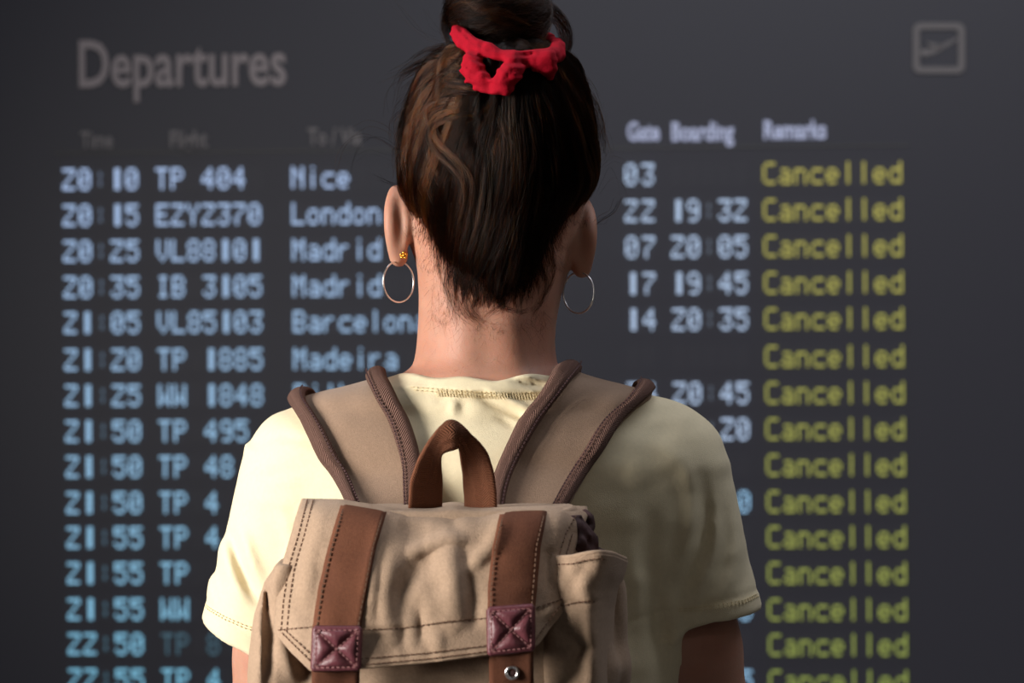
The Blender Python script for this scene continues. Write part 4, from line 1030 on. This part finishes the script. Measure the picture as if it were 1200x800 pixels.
# loose locks of the left side and the back
LOCKS = [
    ([(590, 92), (560, 88), (530, 90), (505, 93), (490, 108), (478, 135), (470, 170), (468, 205)], 9, 150, .006, 1),
    ([(585, 98), (556, 104), (528, 100), (506, 94), (492, 100)], 6, 80, .008, 1),
    ([(575, 120), (548, 112), (520, 112), (500, 122), (486, 140), (478, 165), (484, 195), (492, 225)], 8, 130, .007, 1),
    ([(570, 130), (545, 126), (515, 128), (498, 140), (495, 150), (508, 168), (525, 182), (538, 196), (541, 212), (536, 235), (528, 262)], 7, 150, .009, 1),
    ([(560, 140), (535, 135), (510, 136), (494, 148), (482, 170), (480, 190), (490, 212), (502, 240), (512, 262)], 7, 120, .006, 1),
    ([(555, 148), (528, 146), (500, 158), (492, 172), (502, 196), (520, 222), (530, 250)], 6, 90, .005, 1),
    ([(562, 142), (572, 160), (578, 190), (578, 225), (572, 260), (560, 300)], 6, 110, .006, 1),
    ([(572, 110), (590, 135), (600, 165), (600, 190), (593, 208), (586, 220)], 3, 35, .006, 1),
    ([(640, 150), (628, 185), (620, 215), (612, 250), (600, 285), (590, 315)], 4, 60, .004, 1),
    ([(600, 200), (598, 240), (585, 280), (566, 315), (552, 340)], 7, 100, .004, 0),
    ([(560, 230), (556, 265), (548, 295), (545, 320), (552, 345)], 7, 100, .003, 0),
    ([(640, 200), (632, 240), (618, 275), (606, 305), (590, 335)], 6, 90, .003, 0),
    ([(668, 180), (660, 220), (645, 260), (630, 295), (615, 325)], 7, 90, .003, 0),
    ([(505, 150), (500, 190), (506, 225), (512, 255), (518, 290)], 6, 80, .004, 0),
    ([(480, 118), (470, 150), (466, 185), (468, 212)], 5, 80, .004, 0),
    ([(600, 100), (570, 92), (545, 76), (520, 72), (496, 78), (478, 88), (468, 96)], 8, 120, .006, 0),
    ([(590, 84), (556, 70), (530, 64), (510, 66), (492, 76)], 7, 100, .004, 0),
    ([(640, 88), (665, 95), (684, 112), (695, 140), (700, 175)], 6, 90, .004, 0),
    ([(625, 95), (640, 120), (648, 160), (650, 200), (644, 240)], 7, 80, .003, 0),
]
for ln, w, c, lf, au in LOCKS:
    for j in range(5):
        L = np.array(ln, float)+rs.normal(size=2)*w*.8+np.cumsum(rs.normal(size=(len(ln), 2)), 0)*1.6
        lock(L, w*rs.uniform(.22, .5), c//4, lf*rs.uniform(.5, 1.1), bool(au) and rs.random() < .65, frizz=.0010, w_end=.15)
for _ in range(60):                                       # many thinner random locks flowing up to the bun
    x1, y1 = rs.uniform(490, 680), rs.uniform(200, 330)
    if abs(x1-580) > 105-max(0, y1-230)*.42: continue
    xm = x1+(590-x1)*.35+rs.normal()*10; lock([(594+rs.normal()*14, 100), (xm, y1*.45+60), (x1+rs.normal()*6, y1*.8+20), (x1, y1)], rs.uniform(2, 4.5), 28, rs.uniform(.001, .004), rs.random() < .3 and x1 < 600, twist=rs.uniform(-1.5, 1.5))
# nape wisps hanging on the neck
def on_body(px, py): return ray_field(B, px, py)
WISPS = [([(540, 300), (531, 325), (532, 350), (545, 370), (562, 382)], 6, 60), ([(552, 320), (545, 345), (552, 368), (572, 384)], 5, 50), ([(525, 310), (522, 335), (530, 362), (538, 385)], 3, 25),
         ([(632, 310), (640, 330), (635, 352), (622, 368)], 4, 40), ([(648, 290), (650, 315), (645, 335), (634, 352)], 3, 30), ([(600, 330), (595, 350), (580, 362), (566, 372)], 4, 30), ([(510, 290), (515, 320), (522, 345)], 3, 25),
         ([(575, 345), (590, 360), (610, 366), (626, 360)], 3, 22)]
for ln, w, c in WISPS: lock(ln, w, c, .002, False, F=B, r=(.00004, .00007), frizz=.0012, w_end=.8)
def fuzz(box, n, L, down, r=.00004, curl=.5):
    x0, x1, y0, y1 = box
    px, py = rs.uniform(x0, x1, n), rs.uniform(y0, y1, n)
    th = (down+rs.normal(size=n)*.5)[:, None]; l = rs.uniform(*L, n)[:, None]; k = (rs.normal(size=n)*curl)[:, None]; t = np.linspace(0, 1, 7)[None]
    x = px[:, None]+np.cumsum(np.cos(th+k*t), 1)*l/7; y = py[:, None]+np.cumsum(np.sin(th+k*t), 1)*l/7
    Y = ray_field(B, x, y, -.12, .06, 90)
    for q in range(n):
        if not np.isnan(Y[q]).any(): put(P(x[q], y[q], Y[q]-.0004-.0022*t[0]), r)
def edge_hair(line, n, L, dirs, r=(.00005, .00009), spread=5, curl=.25):
    """strands rooted on the skin along the hairline and swept up into the hair"""
    c = smooth_line(line, 60, 1)
    u = rs.random(n); ab = c[(u*59).astype(int)]+rs.normal(size=(n, 2))*spread; th = (dirs[0]*(1-u)+dirs[1]*u+rs.normal(size=n)*.16)[:, None]
    l = rs.uniform(*L, n)[:, None]; k = (rs.normal(size=n)*curl)[:, None]; t = np.linspace(0, 1, 12)[None]
    x = ab[:, :1]+np.cumsum(np.cos(th+k*t), 1)*l/12; y = ab[:, 1:]+np.cumsum(np.sin(th+k*t), 1)*l/12
    Y = np.fmin(np.nan_to_num(ray_field(B, x, y, -.12, .06, 70), nan=9), np.nan_to_num(ray_field(H, x, y, -.12, .06, 70), nan=9))
    for q in range(n):
        if (Y[q] > 1).any(): continue
        put(P(x[q], y[q], gsmooth(Y[q], 1)-.0004-.0026*np.sin(t[0]*math.pi*.5)), rs.uniform(*r), False, (.5, .5))
edge_hair([(472, 222), (480, 240), (490, 262), (499, 282), (508, 302), (518, 322), (530, 342), (548, 358)], 1500, (26, 60), (-1.15, -1.35))
edge_hair([(694, 224), (682, 240), (668, 260), (656, 282), (648, 302), (641, 322), (630, 342), (612, 358)], 1300, (26, 60), (-2.0, -1.8))
edge_hair([(530, 345), (550, 362), (580, 362), (605, 360), (630, 345)], 900, (26, 55), (-1.35, -1.75), spread=6)
fuzz((478, 506, 222, 285), 420, (6, 14), -1.0, .00005); fuzz((486, 520, 262, 325), 380, (6, 16), -1.1, .00004); fuzz((505, 540, 320, 375), 260, (8, 24), 1.4, .00004)
fuzz((655, 690, 215, 270), 420, (6, 14), -2.1, .00005); fuzz((640, 668, 265, 330), 260, (8, 18), -2.0, .00004); fuzz((520, 640, 340, 385), 330, (10, 28), 1.5, .00004, 1.2)
fuzz((500, 640, 380, 432), 60, (10, 24), 1.5, .000025, 1.5)
# fly-away hairs round the outline
def fly(line, n=1, spread=3, r=.00005, Y=-.02):
    for _ in range(n):
        L = np.array(line, float)+np.cumsum(rs.normal(size=(len(line), 2)), 0)*spread; c = smooth_line(L, 18, 3); put(P(c[:, 0], c[:, 1], Y+rs.normal()*.01+rs.normal()*.02*np.linspace(0, 1, 18)), r*1.8, False, (1, .4))
fly([(466, 178), (450, 162), (432, 155), (415, 162), (404, 185), (400, 210)], 4, 2.5); fly([(466, 165), (448, 150), (430, 146), (410, 158)], 2, 2); fly([(464, 218), (452, 214), (440, 208)], 5, 1.5)
fly([(462, 190), (445, 182), (425, 180), (405, 190)], 2, 3, .00003); fly([(455, 268), (447, 275), (443, 284)], 3, 1, .00005)
fly([(500, 78), (480, 82), (466, 92), (462, 108), (464, 125)], 8, 3, .00006); fly([(520, 62), (498, 66), (478, 80), (460, 90)], 12, 4, .00006); fly([(515, 55), (495, 50), (475, 30), (462, 10)], 3, 4, .00003); fly([(522, 45), (505, 30), (492, 8)], 3, 3, .00003)
fly([(470, 130), (460, 140), (462, 160), (468, 180)], 8, 2, .00005); fly([(475, 110), (464, 122), (460, 140)], 6, 2.5)
fly([(697, 262), (708, 254), (718, 248), (726, 232)], 6, 1.6, .00006); fly([(697, 258), (712, 255), (722, 246)], 3, 2, .00004); fly([(700, 225), (715, 200), (726, 215), (727, 240)], 2, 3, .00003); fly([(704, 195), (716, 185), (728, 190)], 3, 3, .00003)
fly([(690, 105), (700, 120), (706, 150), (707, 180)], 8, 2, .00005); fly([(703, 150), (712, 160), (716, 180)], 4, 3, .00003); fly([(682, 85), (694, 98), (702, 120)], 5, 2)
for _ in range(110):
    a = rs.uniform(-.2, 3.6); cx, cy = 584+119*math.cos(a), 170-105*math.sin(a)*1.0
    if cy < 70 and 510 < cx < 660: continue
    o_ = np.array([math.cos(a), -math.sin(a)]); tn = np.array([-o_[1], o_[0]])*rs.choice((-1, 1)); l = rs.uniform(8, 30)
    fly([(cx, cy), tuple(np.array((cx, cy))+tn*l*.5+o_*l*.25), tuple(np.array((cx, cy))+tn*l+o_*l*rs.uniform(-.1, .5))], 1, 1.5, .000035)
# bun strands: they run round the coil with a slow twist
n = 3000
th0 = rs.uniform(0, 6.28, n); ln_ = rs.uniform(1.2, 3.0, n); ph0 = rs.uniform(0, 6.28, n); tw = rs.normal(.55, .18, n); gk = rs.integers(0, 40, n); gl = rs.uniform(0, .0035, 40); gw = rs.uniform(-.7, .7, 40)
t = np.linspace(0, 1, 22)[None]
th = th0[:, None]+ln_[:, None]*t; ph = (np.round(ph0*40/6.28)*6.28/40+rs.normal(size=n)*.05)[:, None]+tw[:, None]*th+gw[gk][:, None]*np.sin(t*4); rr = .0205+gl[(np.round(ph0*40/6.28).astype(int)) % 40][:, None]*np.sin(t*math.pi)+rs.uniform(0, .0012, n)[:, None]
a_ = (.0215+rr*np.cos(ph)); c_ = rr*np.sin(ph)/.80
bp = BC+(a_*np.cos(th))[..., None]*bu+(a_*np.sin(th))[..., None]*bv+c_[..., None]*BN
for k in range(n): put(bp[k], rs.uniform(.00006, .0001), rs.random() < .35*(math.sin(ph0[k]*3)*.5+.5))
for ln, w, c, Y in (([(618, 0), (636, 4), (652, 14), (663, 30), (666, 48), (660, 66), (650, 80), (642, 92)], 7, 130, (-.03, -.01, -.01, -.03)), ([(630, 16), (644, 20), (655, 32), (658, 48), (650, 66)], 2.5, 30, (-.04, -.02, -.02, -.03)),
                    ([(545, 0), (528, 10), (521, 26), (522, 44), (532, 60)], 5, 90, (-.03, -.035, -.04, -.045)), ([(660, 36), (663, 55), (655, 74), (640, 84), (628, 90)], 5, 60, (-.02, -.03, -.05, -.06)), ([(540, -8), (526, 4), (518, 20), (519, 34)], 2, 20, (-.02, -.02, -.03, -.03))):
    lock(ln, w, c, 0, False, Y=Y, frizz=.0008)
lock([(560, 15), (585, 24), (612, 36), (640, 46)], 4, 60, .001, True, F=U); lock([(536, 12), (546, 32), (566, 48), (592, 58), (618, 60)], 5, 80, .001, False, F=U); lock([(545, 0), (560, 10), (590, 14), (622, 30)], 4, 50, .001, True, F=U)
hair_obj('dark_strands', DARK, DR, M_HAIR, hair); hair_obj('auburn_highlight_strands', AUB, AR, M_HAIR_AUBURN, hair)

# ------------------------------------------------------------------ scrunchie and earrings
Q = Field(axis((PX(522), PX(664), .0016)), axis((-.115, .04, .002)), axis((PZ(140), PZ(22), .0016)))
def chain(pts, rad, k=.003, sy=1.0):
    for i in range(len(pts)-1): Q.add(cone(pts[i], pts[i+1], rad[i], rad[i+1], 1, sy), k)
c = smooth_line(np.array([P(534, 31, -.040), P(539, 44, -.064), P(552, 55, -.078), P(575, 63, -.088), P(598, 68, -.092), P(622, 70, -.088), P(644, 68, -.076)]), 16, 1)
chain(c, np.interp(np.linspace(0, 1, 16), [0, .12, .3, .5, .62, .75, 1], [.0015, .0052, .0066, .0056, .0042, .0058, .0075]))
c = smooth_line(np.array([P(644, 68, -.076), P(656, 62, -.05), P(652, 50, -.01), P(620, 38, .015), P(580, 34, .02), P(545, 32, -.005), P(534, 31, -.040)]), 14, 1); chain(c, [.0075]*3+[.0055]*9+[.003, .0015])
chain([P(625, 72, -.092), P(640, 74, -.088), P(643, 84, -.080)], [.007, .0088, .006], .004)
chain(smooth_line(np.array([P(556, 66, -.082), P(552, 78, -.088), P(560, 92, -.094), P(572, 103, -.098)]), 6, 0), [.005, .0078, .0085, .0078, .007, .005], .005)
chain(smooth_line(np.array([P(604, 70, -.094), P(600, 84, -.098), P(592, 98, -.102), P(582, 104, -.102)]), 6, 0), [.0055, .0075, .0085, .0085, .0075, .0055], .005)
def gather(x, y, z):
    px, py = to_px(x, y, z); a = (px-590)*.10; return -.0012*noise2(px/13-py/16+3, py/5+px/22, 81)-.0013*noise2(px/34, (py-np.interp(px, [534, 552, 575, 598, 644], [36, 55, 63, 68, 66]))/3.0+px/60, 82)-.0006*noise2(px/4, py/9, 83)
Q.add(gather, 0, None, 'd')
me = Q.mesh('scrunchie', M_RED); sc = P(592, 48, -.03)
o = bpy.data.objects.new('scrunchie', me); COL.objects.link(o); o['label'] = 'red fabric scrunchie gathered round the base of the hair bun'; o['category'] = 'scrunchie'
def hoop(cx, cy, ax, ay, turn, y, label):
    c = P(cx, cy, y); r = .0238*0+ay*K*(y-CAM[1]); a = np.linspace(0, 2*math.pi, 65)[:-1]; w = math.acos(min(1, ax/ay))*turn
    t = thing('hoop_earring', c+np.array((0, 0, r)), label, 'earring', 'silver hoop earrings of the woman')
    pts = np.stack([r*np.sin(a)*math.cos(w), r*np.sin(a)*math.sin(w), r*np.cos(a)-r], -1)
    V, F = tube(pts, .00075, 8, True); bl('hoop', mk('hoop', V, F, M_STEEL), t)
    V, F = tube([(0, 0, -.0004), (.0012*turn, .003, .0018), (.0008*turn, .0045, .0035)], .0005, 6); bl('ear_hook', mk('ear_hook', V, F, M_STEEL), t)
    V, F = tube([(.0*turn, -.0012, -.0008), (0, .0012, .0012)], .0011, 8); bl('clasp', mk('clasp', V, F, M_STEEL), t)
hoop(467, 330, 17, 24, 1, -.009, 'silver hoop earring hanging from the left ear, by the gold stud')
hoop(678, 343, 17.5, 24, -1, -.009, 'silver hoop earring hanging from the right ear, over the grey board')
yy = float(np.nan_to_num(ray_field(B, np.array([472.]), np.array([299.])), nan=-.012)[0]); g = P(473, 299, yy-.0018)
t = thing('stud_earring', g, 'tiny gold flower-shaped stud earring back on the left earlobe', 'earring')
import bmesh
for k in range(5):
    bm = bmesh.new(); bmesh.ops.create_icosphere(bm, subdivisions=2, radius=.00145); me = bpy.data.meshes.new('petal'); bm.to_mesh(me); bm.free(); me.materials.append(M_GOLD)
    me.polygons.foreach_set('use_smooth', np.ones(len(me.polygons), bool)); a = k*1.257+.3; bl('petal', me, t).location = (math.cos(a)*.0021, -.0004*(k % 2), math.sin(a)*.0021)
V, F = tube([(0, -.002, 0), (0, .003, 0)], .001, 8); bl('post', mk('post', V, F, M_GOLD), t)
